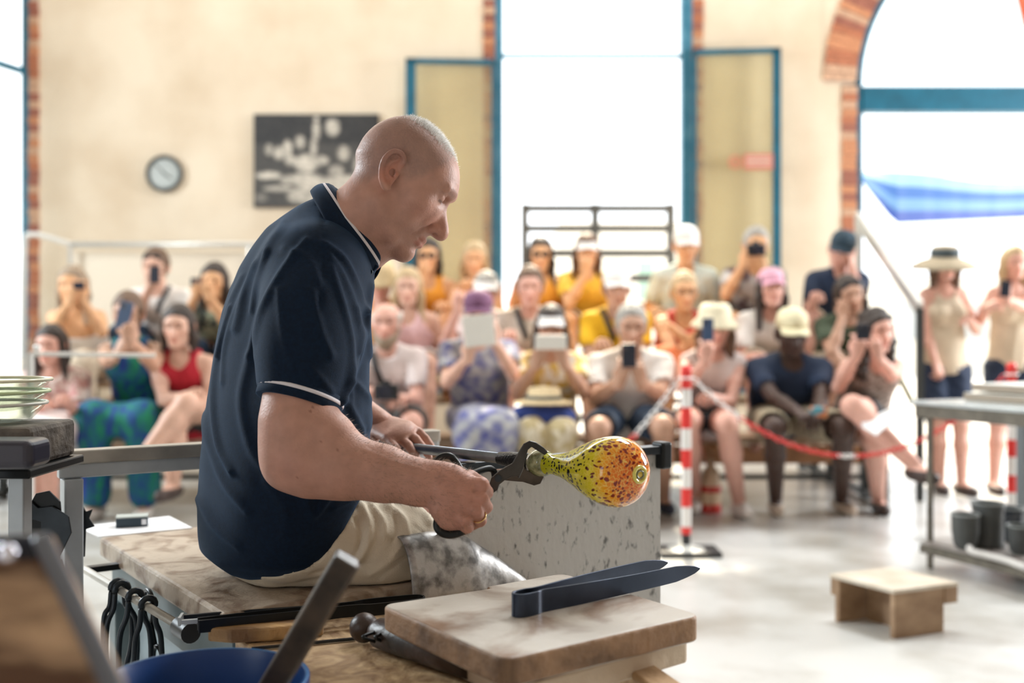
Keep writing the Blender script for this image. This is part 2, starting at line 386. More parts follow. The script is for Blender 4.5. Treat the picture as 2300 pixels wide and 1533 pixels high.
sg = MB().prism([q(1664, wz(386), -.05), q(1727, wz(386), -.05), q(1727, wz(351), -.05), q(1664, wz(351), -.05)], (0, -.004, 0)).build('sign', mat('sign_faded_red', (.62, .22, .16), .6), lo)
sw = MB()
for yy in (358, 366, 374): sw.prism([q(1669, wz(yy+3), -.056), q(1722, wz(yy+3), -.056), q(1722, wz(yy), -.056), q(1669, wz(yy), -.056)], (0, -.002, 0))
sw.build('sign_lettering', m_signw, lo)
c0 = q(1645, wz(369), -.055); sr = MB().torus(c0, .05, .008, rot((1, 0, 0), math.pi/2), 24, 6); sr.bb(c0-A(.028, .003, .012), c0+A(.028, .003, .012)); sr.build('prohibition_mark', mat('sign_faded_red', (.62, .22, .16), .6), lo)
# arched doorway on the right
fr = MB(); xr = 2*AC[0]-1924
fr.bb((wx(1925), YW, 0), (wx(1938), YW+.14, wz(195))); fr.bb((wx(xr-13), YW, 0), (wx(xr), YW+.14, wz(195)))
for a0 in np.linspace(0, math.pi, 40)[:-1]:
    a1 = a0+math.pi/39; qq = [(AC[0]-r*math.cos(a), AC[1]-r*math.sin(a)) for r, a in ((373, a0), (373, a1), (386, a1), (386, a0))]
    fr.prism([A(wx(x), YW, wz(y)) for x, y in qq], (0, .14, 0))
fr.bb((wx(1938), YW-.01, wz(250)), (wx(xr-13), YW+.12, wz(194)))
d1 = tag(fr.build('door_1', m_blue), kind='structure')
pg = MB()
ar = [(AC[0]-373*math.cos(a), AC[1]-373*math.sin(a)) for a in np.linspace(0, math.pi, 24)]
pg.prism([A(wx(x), YW+.05, wz(y)) for x, y in ar], (0, .006, 0)); pg.build('pane', m_pane, d1)

# outside: fence, awning, red flag, pale houses
m_iron = mat('dark_iron', (.055, .06, .065), .5, .3, var=.2)
t = thing('fence_gate', 'dark slatted metal fence panel outside the tall central window', 'fence', (wx(1340)*1.2, 10.6, -.03))
k = 10.6/YW
def fx(px, Y): return (px-CX)/F*Y
def fz(py, Y): return ZC-(py-HY)/F*Y
for y0, y1 in ((460, 476), (505, 521), (560, 577), (616, 633), (680, 696)):
    MB().bb((fx(1172, 10.6), 10.58, fz(y1, 10.6)), (fx(1508, 10.6), 10.62, fz(y0, 10.6))).build('slat', m_iron, t)
for x in (1170, 1328, 1498):
    MB().bb((fx(x, 10.6), 10.56, -.03), (fx(x+17, 10.6), 10.66, fz(458, 10.6))).build('post', m_iron, t)
m_pale = mat('pale_render', (.85, .80, .70), .9, var=.05, vs=2)
t = thing('outdoor_building', 'pale sunlit building far behind the slatted fence', 'building', (4, 26, 0))
MB().bb((1.2, 26, -.03), (4.9, 30, 3.9)).build('wall', m_pale, t)
for i in range(4):
    MB().bb((1.6+i*.8, 25.96, 1.9), (2.0+i*.8, 26.02, 2.9)).build('window', mat('shutter_green', (.30, .45, .36), .6), t)
t = thing('outdoor_building', 'low pale house seen through the open arched doorway', 'building', (9, 28, 0))
MB().bb((8.3, 28, -.03), (18, 32, 2.6)).build('wall', m_pale, t)
for i in range(5): MB().bb((9.0+i*1.7, 27.96, .9), (9.6+i*1.7, 28.02, 1.9)).build('window', mat('window_grey', (.4, .42, .42), .4), t)
t = thing('awning', 'blue striped fabric awning hanging outside the arched doorway', 'awning', (4.8, 12.2, 1.9))
am = [mat('awning_%s' % n, c, .8) for n, c in (('sky', (.18, .36, .50)), ('blue', (.004, .09, .34)), ('pale', (.08, .22, .44)), ('deep', (.002, .05, .30)))]
for mm in am:
    bs = mm.node_tree.nodes['Principled BSDF']; bs.inputs['Transmission Weight'].default_value = .0
xs = np.linspace(1935, 2420, 25)
def rowy(x, f):
    u = (x-1935)/365; top = 386+20*u-6*math.sin(u*6); bot = (np.interp(x, [1935, 2010, 2420], [408, 502, 484])); return top+(bot-top)*f
for (f0, f1, mi) in ((0, .28, 0), (.28, .52, 1), (.52, .76, 2), (.76, 1, 3)):
    V = []; 
    for off in (0, .012):
        for x in xs:
            for f_ in (f0, f1):
                Y = 12.2-.9*f_+off+.008*math.sin(x*.11); V.append(P(x, rowy(x, f_), Y))
    n = len(xs)*2; Fs = []
    for i in range(len(xs)-1):
        a_ = 2*i; Fs += [(a_, a_+2, a_+3, a_+1), (n+a_+1, n+a_+3, n+a_+2, n+a_), (a_, n+a_, n+a_+2, a_+2), (a_+1, a_+3, n+a_+3, n+a_+1)]
    MB().add(V, Fs).build('fabric_stripe', am[mi], t)
pl = MB(); pl.tube([P(2420, 400, 12.3), A(P(2420, 400, 12.3)[0], 12.3, -.03)], .03, 8); pl.tube([P(1930, 386, 12.3), P(2424, 402, 12.3)], .02, 8); pl.build('awning_frame', mat('white_steel', (.8, .8, .8), .4), t)
t = thing('red_parasol', 'corner of a red cloth canopy at the top right outside the arch', 'parasol', (6.2, 11, 3))
MB().prism([P(2278, -30, 11), P(2300, 66, 11), P(2500, 240, 10.4), P(2560, -60, 11.5)], (0, .02, .01)).build('canopy', mat('red_cloth', (.75, .09, .04), .8), t)
MB().tube([P(2480, 60, 11.2), A(P(2480, 60, 11.2)[0], 11.2, -.03)], .025, 8).build('pole', mat('white_steel', (.8,) * 3, .4), t)

# wall clock and photograph
t = thing('wall_clock', 'round wall clock with dark rim and pale dial on the plaster wall', 'clock', (wx(372), YW, wz(391)))
R90 = rot((1, 0, 0), math.pi/2); c = A(wx(372), YW, wz(391))
MB().torus(c-A(0, .04, 0), .143, .016, R90, 40, 10).lathe([(.15, 0), (.155, .03), (.148, .034), (.135, .02)], c, R90, 40).build('rim', mat('clock_rim', (.03, .035, .035), .35), t, True)
MB().lathe([(.140, .02), (.140, .034), (0.0001, .034)], c, R90, 40).build('dial', mat('clock_dial', (.50, .55, .55), .4), t)
h = MB()
for ang, ln, w_ in ((2.2, .075, .006), (-.75, .11, .004)):
    d = A(math.sin(ang), 0, math.cos(ang)); h.strip([c-A(0, .038, 0)-d*.02, c-A(0, .038, 0)+d*ln], (0, 1, 0), .001, w_)
h.build('clock_hand', mat('clock_hand', (.08, .08, .08), .4), t)
tk = MB()
for i in range(12):
    g = i*math.pi/6; d = A(math.sin(g), 0, math.cos(g)); tk.strip([c-A(0, .037, 0)+d*.115, c-A(0, .037, 0)+d*.132], (0, 1, 0), .001, .003)
tk.build('hour_mark', mat('clock_hand', (.08,)*3), t, origin=None)['kind'] = 'stuff'
blobs = [(.5,.18,.03,.1,.75),(.63,.14,.055,.09,.85),(.5,.05,.02,.03,.8),(.27,.38,.035,.10,.8),(.2,.42,.04,.07,.75),(.12,.38,.03,.06,.6),(.37,.30,.04,.07,.7),(.48,.35,.025,.1,.75),(.42,.53,.09,.10,.9),(.30,.50,.05,.05,.7),(.53,.50,.07,.05,.75),(.12,.66,.10,.04,.85),(.28,.71,.07,.05,.75),(.2,.80,.12,.03,.7),(.4,.70,.15,.06,.8),(.55,.78,.2,.1,.75),(.75,.74,.2,.08,.8),(.72,.42,.05,.08,.65),(.66,.62,.06,.07,.6),(.35,.88,.08,.07,.7),(.62,.92,.3,.06,.72),(.85,.9,.12,.1,.78),(.85,.55,.05,.12,.6),(.06,.9,.05,.05,.3)]
nx, nz = 90, 66; u, v = np.meshgrid(np.linspace(0, 1, nx), np.linspace(0, 1, nz), indexing='ij'); val = np.full(u.shape, .035)
nn = RNG.normal(0, 1, (12, 10)); 
for bx, by, rx, ry, b_ in blobs:
    e = np.clip(1.25-np.sqrt(((u-bx)/rx)**2+((v-by)/ry)**2), 0, .5)*2; val = np.maximum(val, e*b_*.62)
val *= 1+.35*np.sin(u*47+3*np.sin(v*31))*np.sin(v*53+2*np.cos(u*29)); val[(v > .35)] *= 1; val = np.clip(val+.03*(v > .32), .01, .7)
X0, X1, Z0, Z1 = wx(572), wx(852), wz(466), wz(258)
t = thing('framed_photograph', 'large black and white workshop photograph mounted on the wall', 'picture', ((X0+X1)/2, YW, Z0))
MB().bb((X0, YW-.03, Z0), (X1, YW-.001, Z1)).build('backing_board', mat('board_edge', (.04, .04, .045), .6), t)
V = np.stack([X0+(X1-X0)*u, np.full(u.shape, YW-.033), Z1+(Z0-Z1)*v], -1).reshape(-1, 3)
i = np.arange(nx-1)[:, None]*nz+np.arange(nz-1)[None]; Q = np.stack([i, i+1, i+nz+1, i+nz], -1).reshape(-1, 4)
cv = val.reshape(-1, 1)*np.array([[1, .93, .80]])+np.array([[.0, .004, .012]])
field_obj('print', (V, Q), mat('photo_print', (1, 1, 1), .5, attr=True), t, cv, smooth=False)
# ================================================================ THE GLASS BENCH AND ITS TOOLS
E1 = unit(A(.811, .585, 0)); NN = unit(A(-.585, .811, 0)); UZ = A(0, 0, 1); O0 = A(-.45, 1.62, 0)
RB = np.stack([E1, NN, UZ], 1)
def B(s, t, z): return O0+E1*s+NN*t+UZ*z
m_wood = mat('bench_wood', (.17, .105, .065), .42, col2=(.45, .37, .29), vs=11, detail=9, stretch=(1, 1, 1), dist=1.5, thr=(.33, .55), bump=.3, bs=60)
m_wood2 = mat('shelf_wood', (.22, .12, .055), .55, col2=(.55, .38, .21), vs=16, dist=2.5, thr=(.3, .66), bump=.5, bs=50)
m_edge = mat('worn_wood_edge', (.14, .09, .06), .6, col2=(.38, .27, .18), vs=14, thr=(.35, .7), bump=.4, bs=70)
m_board = mat('scorched_board', (.19, .105, .06), .42, col2=(.50, .455, .40), vs=7, dist=.8, detail=9, thr=(.34, .53), bump=.15, bs=60)
m_boarde = mat('scorched_board_edge', (.085, .045, .024), .6, col2=(.34, .20, .11), vs=11, dist=.8, thr=(.28, .6), bump=.3, bs=70)
m_galv = mat('galvanised_steel', (.13, .13, .125), .5, .1, col2=(.46, .45, .435), vs=75, detail=5, thr=(.29, .42), stretch=(1, 1, .55), bump=.1, bs=50)
m_galv2 = mat('scuffed_steel', (.13, .125, .12), .4, .35, col2=(.48, .47, .46), vs=30, detail=10, thr=(.36, .56), bump=.1, bs=50)
m_steel = mat('dark_steel', (.035, .042, .05), .34, .75, var=.3, vs=20)
m_black = mat('black_iron', (.012, .014, .016), .38, .5, var=.2)
m_teal = mat('painted_frame', (.07, .11, .125), .45, .1, col2=(.15, .19, .20), vs=8)
m_grey = mat('grey_steel_post', (.46, .50, .53), .4, .3, var=.15, vs=10)
m_rail = mat('worn_rail', (.42, .40, .36), .35, .35, var=.25, vs=12)

bench = thing('glassblowing_bench', 'long wooden glassblowing bench with steel rails that the man sits on', 'bench', B(.35, .35, 0))
MB().box(B(.225, .37, .59), (.235, .375, .02), RB).build('seat_board', m_wood, bench, bevel=.006)
for s_ in (.03, .42):
    MB().box(B(s_, .37, .525), (.018, .36, .044), RB).build('apron', m_teal, bench, bevel=.003)
MB().box(B(.225, .012, .525), (.19, .015, .04), RB).build('apron', m_teal, bench, bevel=.003)
for s_, t_ in ((.03, .03), (.03, .70), (.42, .70), (.42, .05)):
    MB().box(B(s_, t_, .24), (.025, .025, .24), RB).build('leg', m_teal, bench, bevel=.003)
MB().box(B(.045, .35, .33), (.008, .30, .15), RB).build('side_panel', mat('side_panel_grey', (.20, .26, .29), .45, .1, var=.3, vs=6), bench)
# tool shelf, nearer than the seat
m = MB().prism([B(0, -.5, .55), B(.455, -.5, .55), B(.60, -.03, .55), B(0, -.03, .55)], UZ*.03); m.build('tool_shelf', m_wood2, bench, bevel=.004)
for s_, t_ in ((.03, -.47), (.43, -.47)):
    MB().box(B(s_, t_, .275), (.02, .02, .275), RB).build('leg', m_teal, bench, bevel=.003)
# far rail with its two posts
ra, rb_ = A(-.847, 1.91, .82), A(-.172, 2.335, .82); rd = unit(rb_-ra)
MB().strip([ra, rb_], UZ, .013, .02).build('rail', m_rail, bench, bevel=.003)
MB().strip([ra-A(0, 0, .025), rb_-A(0, 0, .025)], UZ, .014, .014).build('rail_tube', m_grey, bench, bevel=.003)
for f_ in (.03, .93):
    p = ra+(rb_-ra)*f_; MB().box(p*A(1, 1, 0)+A(0, 0, .39), (.017, .02, .39), RB).build('rail_post', m_grey, bench, bevel=.003)
# near rail on the steel splash panel
pr = A(.308, 2.125, 0); pl_ = pr-E1*.56
def panel_piece(s0, s1, z0, z1): return [pr-E1*s1+UZ*z0, pr-E1*s0+UZ*z0, pr-E1*s0+UZ*z1, pr-E1*s1+UZ*z1]
MB().prism([pr-E1*.54+UZ*.03, pr+UZ*.03, pr+UZ*.80, pr-E1*.54+UZ*.80], NN*.004).build('splash_panel', m_galv, bench)
MB().strip([pr-E1*.58+UZ*.812, pr+E1*.01+UZ*.812], UZ, .008, .016).build('rail', m_steel, bench, bevel=.002)
MB().box(pr+E1*.0+UZ*.80-NN*.004, (.014, .018, .028), RB).build('rail_stop', m_black, bench, bevel=.006, seg=3)
dn = MB()
for q in (.03, .1): dn.strip([pr-E1*(.03+q)+UZ*(.72-q)-NN*.002, pr-E1*(.045+q)+UZ*(.72-q)-NN*.002], UZ, .002, .002)
# curved steel guard beside the knee
V = []; nu, nv = 18, 10
for i in range(nu+1):
    u_ = i/nu; b0 = B(.30, -.012, .583)*(1-u_)+B(.555, -.040, .583)*u_
    hgt = np.interp(u_, [0, .25, .5, .75, 1], [.115, .118, .105, .062, .012]); dep = np.interp(u_, [0, .5, 1], [.055, .045, .008])
    for j in range(nv+1):
        g = j/nv*math.pi/2; V.append(b0+UZ*(hgt*math.sin(g))-NN*(dep*math.cos(g)))
Q = np.array([(i*(nv+1)+j, (i+1)*(nv+1)+j, (i+1)*(nv+1)+j+1, i*(nv+1)+j+1) for i in range(nu) for j in range(nv)])
g = field_obj('knee_guard', (np.array(V), Q), m_galv2, bench); so = g.modifiers.new('thick', 'SOLIDIFY'); so.thickness = .003

# board stack
z1 = .653; cf = A(-.011, 1.25); u_ = unit(A(-.585, .811)); v_ = unit(A(.811, .585)); Rb = np.stack([A(*v_, 0), A(*u_, 0), UZ], 1)
c = cf+u_*.155+v_*.172
def rboard(c, hx, hy, z0, z1, rc=.02, R=Rb, n=5, notch=False):
    pts = []
    for cx_, cy_, a0 in ((hx-rc, hy-rc, 0), (-hx+rc, hy-rc, 90), (-hx+rc, -hy+rc, 180), (hx-rc, -hy+rc, 270)):
        for k in range(n+1): a = math.radians(a0+90*k/n); pts.append((cx_+rc*math.cos(a), cy_+rc*math.sin(a)))
        if notch and a0 == 0: pts += [(hx*.1, hy), (hx*.08, hy-.012), (-hx*.0, hy-.012)]
    return MB().prism([A(c[0], c[1], z0)+R@A(x, y, 0) for x, y in pts], (0, 0, z1-z0))
def two_mat(o, m2):
    o.data.materials.append(m2)
    for p in o.data.polygons:
        if abs(p.normal.z) < .5: p.material_index = 1
o = rboard(c, .172, .158, .6165, .653, notch=True).build('wooden_board', m_board, bevel=.005, seg=3); two_mat(o, m_boarde)
tag(o, 'scorched thick wooden board, topmost of the stack, with steel tweezers on it', 'board', 'stacked wooden boards')
cb = c+v_*(-.002)+u_*(-.004)
Rb2 = Rb@rot((0, 0, 1), .06)
o = rboard(c+v_*.012-u_*.012, .148, .135, .5815, .616, .012, Rb2).build('wooden_board', m_boarde, bevel=.004); two_mat(o, mat('pale_board_edge', (.42, .30, .20), .6, col2=(.62, .50, .37), vs=9, bump=.2))
tag(o, 'paler wooden board under the scorched top board on the tool shelf', 'board', 'stacked wooden boards')
pk = MB().box(P(1468, 1512, 1.375)*A(1, 1, 0)+A(0, 0, .587), (.022, .05, .0055), np.stack([unit(A(.9, .3, 0)), unit(A(-.3, .9, 0)), UZ], 1))
o = pk.build('paper_parcel', mat('kraft_paper', (.42, .26, .13), .7, var=.2, vs=12, bump=.5, bs=30), bevel=.004)
# (sits on the shelf end, right of the boards)
tag(o, 'folded brown kraft paper parcel under the right corner of the board stack', 'parcel')

# big tweezers on the top board
tw = thing('steel_tweezers', 'large dark steel tweezers with leaf-shaped tips lying on the scorched board', 'tweezers', P(1160, 1383, 1.44))
zc = .653+.0165
b0 = A(P(1160, 1383, 1.44)[0], 1.44, zc); tipn = P(1571, 1276, 1.675); tipf = P(1499, 1263, 1.73)
dirn = unit((tipn+tipf)/2-b0); side = unit(np.cross(UZ, dirn))
def arm(sg, tip):
    p = [b0-dirn*.004+side*sg*.0005, b0-dirn*.002+side*sg*.006, b0+dirn*.008+side*sg*.0115, b0+dirn*.03+side*sg*.012, b0+dirn*.045+side*sg*.009]
    e = p[-1]; p += [e+(tip-e)*f+side*sg*.006*math.sin(f*math.pi) for f in (.15, .35, .55, .72, .82, .9, .96, 1.)]
    w = [.0165]*5+[.0155, .0145, .0135, .013, .0125, .0095, .006, .0012]
    return p, w
for sg, tip, nm in ((-1, tipn, 'arm'), (1, tipf, 'arm')):
    p, w = arm(sg, tip); q = spline(p, 3); wi = np.interp(np.linspace(0, len(p)-1, len(q)), range(len(p)), w)
    q[0] = q[0]; o = MB().strip(q, UZ, list(wi), .0014).build(nm, mat('blue_steel', (.05, .065, .10), .3, .8, var=.3, vs=9), tw, 'auto', bevel=.0006)

# wooden block scoops (dark turned handles) on the shelf
zs = .5815
m_char = mat('charred_wood', (.014, .009, .007), .42, col2=(.055, .028, .018), vs=14, thr=(.4, .75), bump=.2, bs=50)
blk = thing('wooden_block_tool', 'charred wooden block tool with ball end lying under the boards', 'tool', PZ(830, 1490, zs))
pa = P(818, 1470, 1.555); pa[2] = zs+.023; ax = unit(A(.62, -.62, 0)); 
MB().ell(pa, (.0225, .0225, .0225), n=20, m=14).build('knob', m_char, blk, True)
b1 = pa+ax*.020; pts = [b1+ax*d for d in (0, .008, .02, .05, .10, .16, .22)]
for p_ in pts: p_[2] = zs+.0235
MB().tube(pts, [.010, .016, .0225, .0232, .0232, .023, .022], 20).build('handle', m_char, blk, True)
fr_ = thing('wire_former', 'bent black iron wire tool tucked beside the ball-ended block', 'tool', PZ(830, 1435, zs))
for d_ in (0, .02):
    q = [PZ(842+d_*900, 1440, zs+.02+d_*.0), PZ(815+d_*1400, 1430, zs+.03), PZ(850+d_*1200, 1417, zs+.03), PZ(890+d_*900, 1412, zs+.022), PZ(930+d_*800, 1425, zs+.010), PZ(965+d_*500, 1440, zs+.006)]
    MB().tube(spline(q, 5), .0028, 6).build('wire', m_black, fr_, True)
# shears / jacks lying on the shelf and by the seat edge
jk = thing('iron_jacks', 'black iron jacks lying along the edge of the seat behind the boards', 'jacks', PZ(900, 1340, .585))
zj = .5945
q0 = PZ(952, 1310, zj+.02); q0 = P(952, 1320, 1.70); q0[2] = zj+.012
e = unit(A(-.86, -.36, 0)); sd2 = A(e[1], -e[0], 0)
for sg in (-1, 1):
    pts = [q0+sd2*sg*.002, q0+e*.006+sd2*sg*.012, q0+e*.03+sd2*sg*.016, q0+e*.09+sd2*sg*.017, q0+e*.13+sd2*sg*.010, q0+e*.24+sd2*sg*.012, q0+e*.36+sd2*sg*.008]
    MB().strip(spline(pts, 4), UZ, .0095, .0016).build('blade', m_black, jk)
rods = thing('iron_rod_tool', 'long thin iron U-shaped rod tool at the front end of the seat', 'tool', PZ(560, 1420, .585))
a_ = P(408, 1428, 1.58); b_ = P(720, 1352, 1.64); a_[2] = .606; b_[2] = .606
c_ = P(565, 1437, 1.52); d_ = P(800, 1385, 1.57)
for x in (c_, d_): x[2] = .5835
MB().strip([a_, b_], UZ, .0032, .003).build('rod', m_grey, rods); MB().strip([a_+A(-.006, .03, 0), b_+A(0, .03, 0)], UZ, .0032, .003).build('rod', m_black, rods)
MB().strip([a_+A(-.004, 0, 0), a_+A(-.008, .03, 0)], UZ, .0065, .002).build('rod_end', m_grey, rods)
o = MB().strip([c_, d_], UZ, .002, .0025).build('thin_rod', m_steel); tag(o, 'thin steel rod lying on the tool shelf behind the blue bucket', 'rod')
ch = [PZ(465, 1398, .585), PZ(500, 1388, .585), PZ(560, 1384, .585), PZ(640, 1372, .585), PZ(700, 1362, .585), PZ(690, 1392, .585), PZ(600, 1402, .585), PZ(520, 1412, .585)]
ch = [P(465+x, 1400+y, 1.56+w_) for x, y, w_ in ((0, 0, 0), (40, -14, .03), (110, -20, .04), (200, -30, .06), (260, -40, .07), (262, -12, .03), (140, 2, .0), (55, 12, -.01))]
for x in ch: x[2] = .5815
o = MB().prism(ch, (0, 0, .022)).build('wood_splinter', mat('splinter_wood', (.16, .08, .03), .6, col2=(.50, .30, .12), vs=10, stretch=(1, 3, 1), thr=(.4, .7), bump=.5), bevel=.004)
tag(o, 'split orange-brown piece of firewood lying under the iron rods', 'wood')

# hand-tool rack rod along the bench's left side
rk = thing('tool_rack_rod', 'steel rod along the left side of the bench with tools hung on it', 'rack', B(-.06, .3, .50))
k0, k1 = B(-.045, .085, .575), B(-.075, .64, .575)
MB().tube([k0, k1], .0075, 12).build('rod', m_rail, rk, True)
MB().tube([k0-NN*.045, k0+NN*.005], [.016, .0175], 16).build('end_cap', m_black, rk, 'auto')
MB().strip([B(.02, .60, .575), B(-.075, .60, .575)], NN, .01, .006).build('bracket', m_black, rk); MB().strip([B(.02, .10, .575), B(-.045, .10, .575)], NN, .008, .006).build('bracket', m_black, rk)
def hung(tt, ln, w, lab, name='hanging_jacks', thk=.005):
    p = k0+(k1-k0)*tt
    t = thing(name, lab, 'jacks' if 'jacks' in name else 'shears', p-UZ*ln, 'tools hung on the rack rod')
    top = MB().tube([p+A(0, 0, 0)+E1*.012*math.cos(a)+UZ*(.004+.012*math.sin(a)) for a in np.linspace(-.3, math.pi+.3, 9)], .006, 8, flat=(NN, 1.0)); 
    top.build('bow', m_steel, t, True)
    for sg in (-1, 1):
        q = [p+E1*sg*.0115+UZ*.0, p+E1*sg*.014-UZ*.03+NN*.002, p+E1*sg*w-UZ*ln*.3, p+E1*sg*w*1.05-UZ*ln*.65, p+E1*sg*w*.5-UZ*ln]
        MB().tube(spline(q, 5), [thk*.8]+[thk]*18+[thk*.8]*2, 8).build('leg', m_steel, t, True)
labs = ['iron jacks hanging nearest the capped end of the rack rod', 'iron jacks hanging second from the capped end of the rod', 'iron jacks third along the rack rod, partly behind the rusty chute', 'iron jacks farthest along the rack rod']
for tt, ln, w, lb in zip((.28, .40, .53, .57), (.19, .21, .20, .16), (.022, .026, .026, .024), labs): hung(tt, ln, w, lb)
# ring-handled shears hanging behind
sh = thing('hanging_shears', 'round-handled black shears hanging behind the rack rod against the bench side', 'shears', B(.0, .33, .40), 'tools hung on the rack rod')
Rn = np.stack([NN, UZ, E1], 1)
MB().torus(B(-.018, .36, .545), .030, .0045, Rn, 24, 8).build('ring_handle', m_black, sh, True); MB().torus(B(-.018, .30, .455), .030, .0045, Rn, 24, 8).build('ring_handle', m_black, sh, True)
MB().tube([B(-.018, .345, .516), B(-.018, .32, .482)], .005, 8).build('shank', m_black, sh)
# two big hooked shears stuck upright at the far end of the rack
def upshear(name, base, lab, sc, mir=1):
    t = thing(name, lab, 'shears', base, 'hooked shears standing at the far end of the rack')
    X_ = A(mir, 0, 0)
    def q(x, z, dy=0): return base+X_*x*sc+UZ*z*sc+A(0, dy, 0)
    MB().prism([q(-.02, 0), q(.02, 0), q(.035, .05), q(.032, .085), q(.012, .105), q(-.012, .10), q(-.022, .082), q(-.034, .086), q(-.028, .070), q(-.038, .055), q(-.022, .05)], (0, .004, 0)).build('blade', m_black, t, bevel=.001)
    MB().prism([q(.0, -.02, -.006), q(.03, -.02, -.006), q(.055, .03, -.006), q(.05, .06, -.006), q(.02, .078, -.006), q(-.005, .075, -.006), q(-.02, .088, -.006), q(-.018, .055, -.006), q(0, .05, -.006)], (0, .004, 0)).build('blade', m_steel, t, bevel=.001)
    MB().tube([q(.01, .02, -.02), q(.012, .02, .01)], .006*sc, 10).build('pivot', m_grey, t)
    MB().tube(spline([q(.0, -.0), q(-.005, -.05), q(.004, -.10), q(0, -.13)], 4), .0055, 8).build('shank', m_steel, t, True)
    MB().tube(spline([q(.03, -.02), q(.04, -.06), q(.035, -.10), q(.035, -.14)], 4), .0055, 8).build('shank', m_steel, t, True)
upshear('hooked_shears', P(95, 1232, 1.85), 'left one of two black hooked shears standing behind the rusty chute', 1.0)
upshear('hooked_shears', P(165, 1250, 1.95), 'right one of two black hooked shears beside the grey rail post', 1.05, -1)

# paper and small box on the far end of the seat
c1 = PZ(300, 1183, .611); pp = MB()
o = MB().prism([PZ(172, 1184, .6105), PZ(222, 1206, .6105), PZ(432, 1186, .6105), PZ(380, 1160, .6105)], (0, 0, .002)).build('paper_sheet', mat('white_paper', (.82, .83, .86), .6), None)
tag(o, 'white sheets of paper lying on the far end of the bench seat', 'paper')
bxp = PZ(297, 1180, .6125); Rx = np.stack([unit(A(.95, .31, 0)), unit(A(-.31, .95, 0)), UZ], 1)
t = thing('small_box', 'small dark blue box with pale lid on the white papers', 'box', bxp)
MB().box(bxp+A(0, .0, .0105), (.034, .021, .0105), Rx).build('box_body', mat('box_navy', (.02, .04, .06), .5), t, bevel=.001)
MB().box(bxp+A(0, .0, .0225), (.034, .021, .0015), Rx).build('lid', mat('box_lid', (.40, .44, .42), .5), t)
MB().box(bxp+Rx@A(.026, -.0215, .011), (.005, .0006, .006), Rx).build('label_patch', mat('white_paper', (.8,)*3), t)

# blue bucket on a crate, with the wooden paddle in it
bc = A(-.393, 1.30, 0); m_bk = mat('blue_plastic', (.004, .045, .20), .35, var=.15, vs=4)
t = thing('water_bucket', 'blue plastic water bucket with the wooden paddle standing in it', 'bucket', bc+A(0, 0, .33))
MB().lathe([(.098, 0), (.128, .27), (.134, .272), (.134, .281), (.1275, .2815), (.124, .27), (.094, .006), (.0001, .006)], bc+A(0, 0, .33), n=56).build('bucket_body', m_bk, t, 'auto')
MB().torus(bc+A(0, 0, .609), .1305, .0035, n=56).build('rim', mat('blue_rim', (.03, .13, .32), .3), t, True)
MB().lathe([(.117, .20), (.0001, .20)], bc+A(0, 0, .33), n=40).build('water', mat('water', (.01, .04, .10), .03, spec=.8), t)
cr = thing('wooden_crate', 'low wooden crate that the blue bucket stands on', 'crate', bc)
for i in range(4): MB().bb((bc[0]-.15, bc[1]-.15+i*.077, .30), (bc[0]+.14, bc[1]-.15+i*.077+.07, .329)).build('slat', m_wood2, cr)
for sx in (-.14, .13):
    for sy in (-.14, .14): MB().box((bc[0]+sx, bc[1]+sy, .15), (.015, .015, .15)).build('leg', m_wood2, cr)
pt = P(781, 1253, 1.20); pb = P(615, 1533, 1.26); dd = unit(pb-pt); pb = pt+dd*.37; sdir = unit(np.cross(dd, A(0, 1, 0))); nrm = np.cross(dd, sdir)
Rp = np.stack([sdir, nrm, dd], 1)
t = thing('wooden_paddle', 'dark wet wooden paddle standing in the blue bucket', 'paddle', pb)
V = MB().prism([pt+sdir*x+nrm*y for x, y in ((-.017, -.009), (.012, -.011), (.018, .0), (.014, .010), (-.014, .010))], dd*.36)
V.build('paddle_stick', mat('wet_wood', (.022, .016, .013), .38, col2=(.14, .095, .065), vs=9, stretch=(1, 1, 1), thr=(.35, .7), bump=.15), t, bevel=.003)

# rusty chute in the left foreground, out of focus
t = thing('rusty_chute', 'out-of-focus rusty brown steel chute with dark rim in the left foreground', 'chute', (-.36, .78, .3))
m_rust = mat('rusty_steel', (.11, .05, .024), .6, .1, col2=(.66, .44, .27), vs=9, stretch=(.5, 1, 1.8), thr=(.44, .58), bump=.1)
m_rim = mat('chute_rim', (.02, .022, .03), .3, .4)
a_, b_, c_, d_ = P(-260, 1225, .78), P(105, 1222, .80), P(270, 1560, .70), P(-260, 1560, .70)
MB().prism([a_, d_, c_, b_], (0, .012, .004)).build('chute_plate', m_rust, t)
MB().strip([a_+A(0, -.004, -.012), b_+A(0, -.004, -.012)], UZ, .021, .006).build('rim', m_rim, t, bevel=.003)
MB().strip([b_+A(0, -.004, 0), c_+A(0, -.004, 0)], A(1, 0, 0), .007, .014).build('rim', mat('highlight_rim', (.16, .17, .20), .3, .5), t, bevel=.003)  # paler grey puts the highlight of this edge into its colour
MB().ell(P(16, 1243, .765), (.008, .005, .008)).build('glint_bead', mat('glint_metal', (.8, .8, .9), .12, .9), t, True)  # bright bead added in place of a highlight on the chute
MB().bb((-.62, .82, 0), (-.36, 1.0, .62)).build('stand', m_black, t)

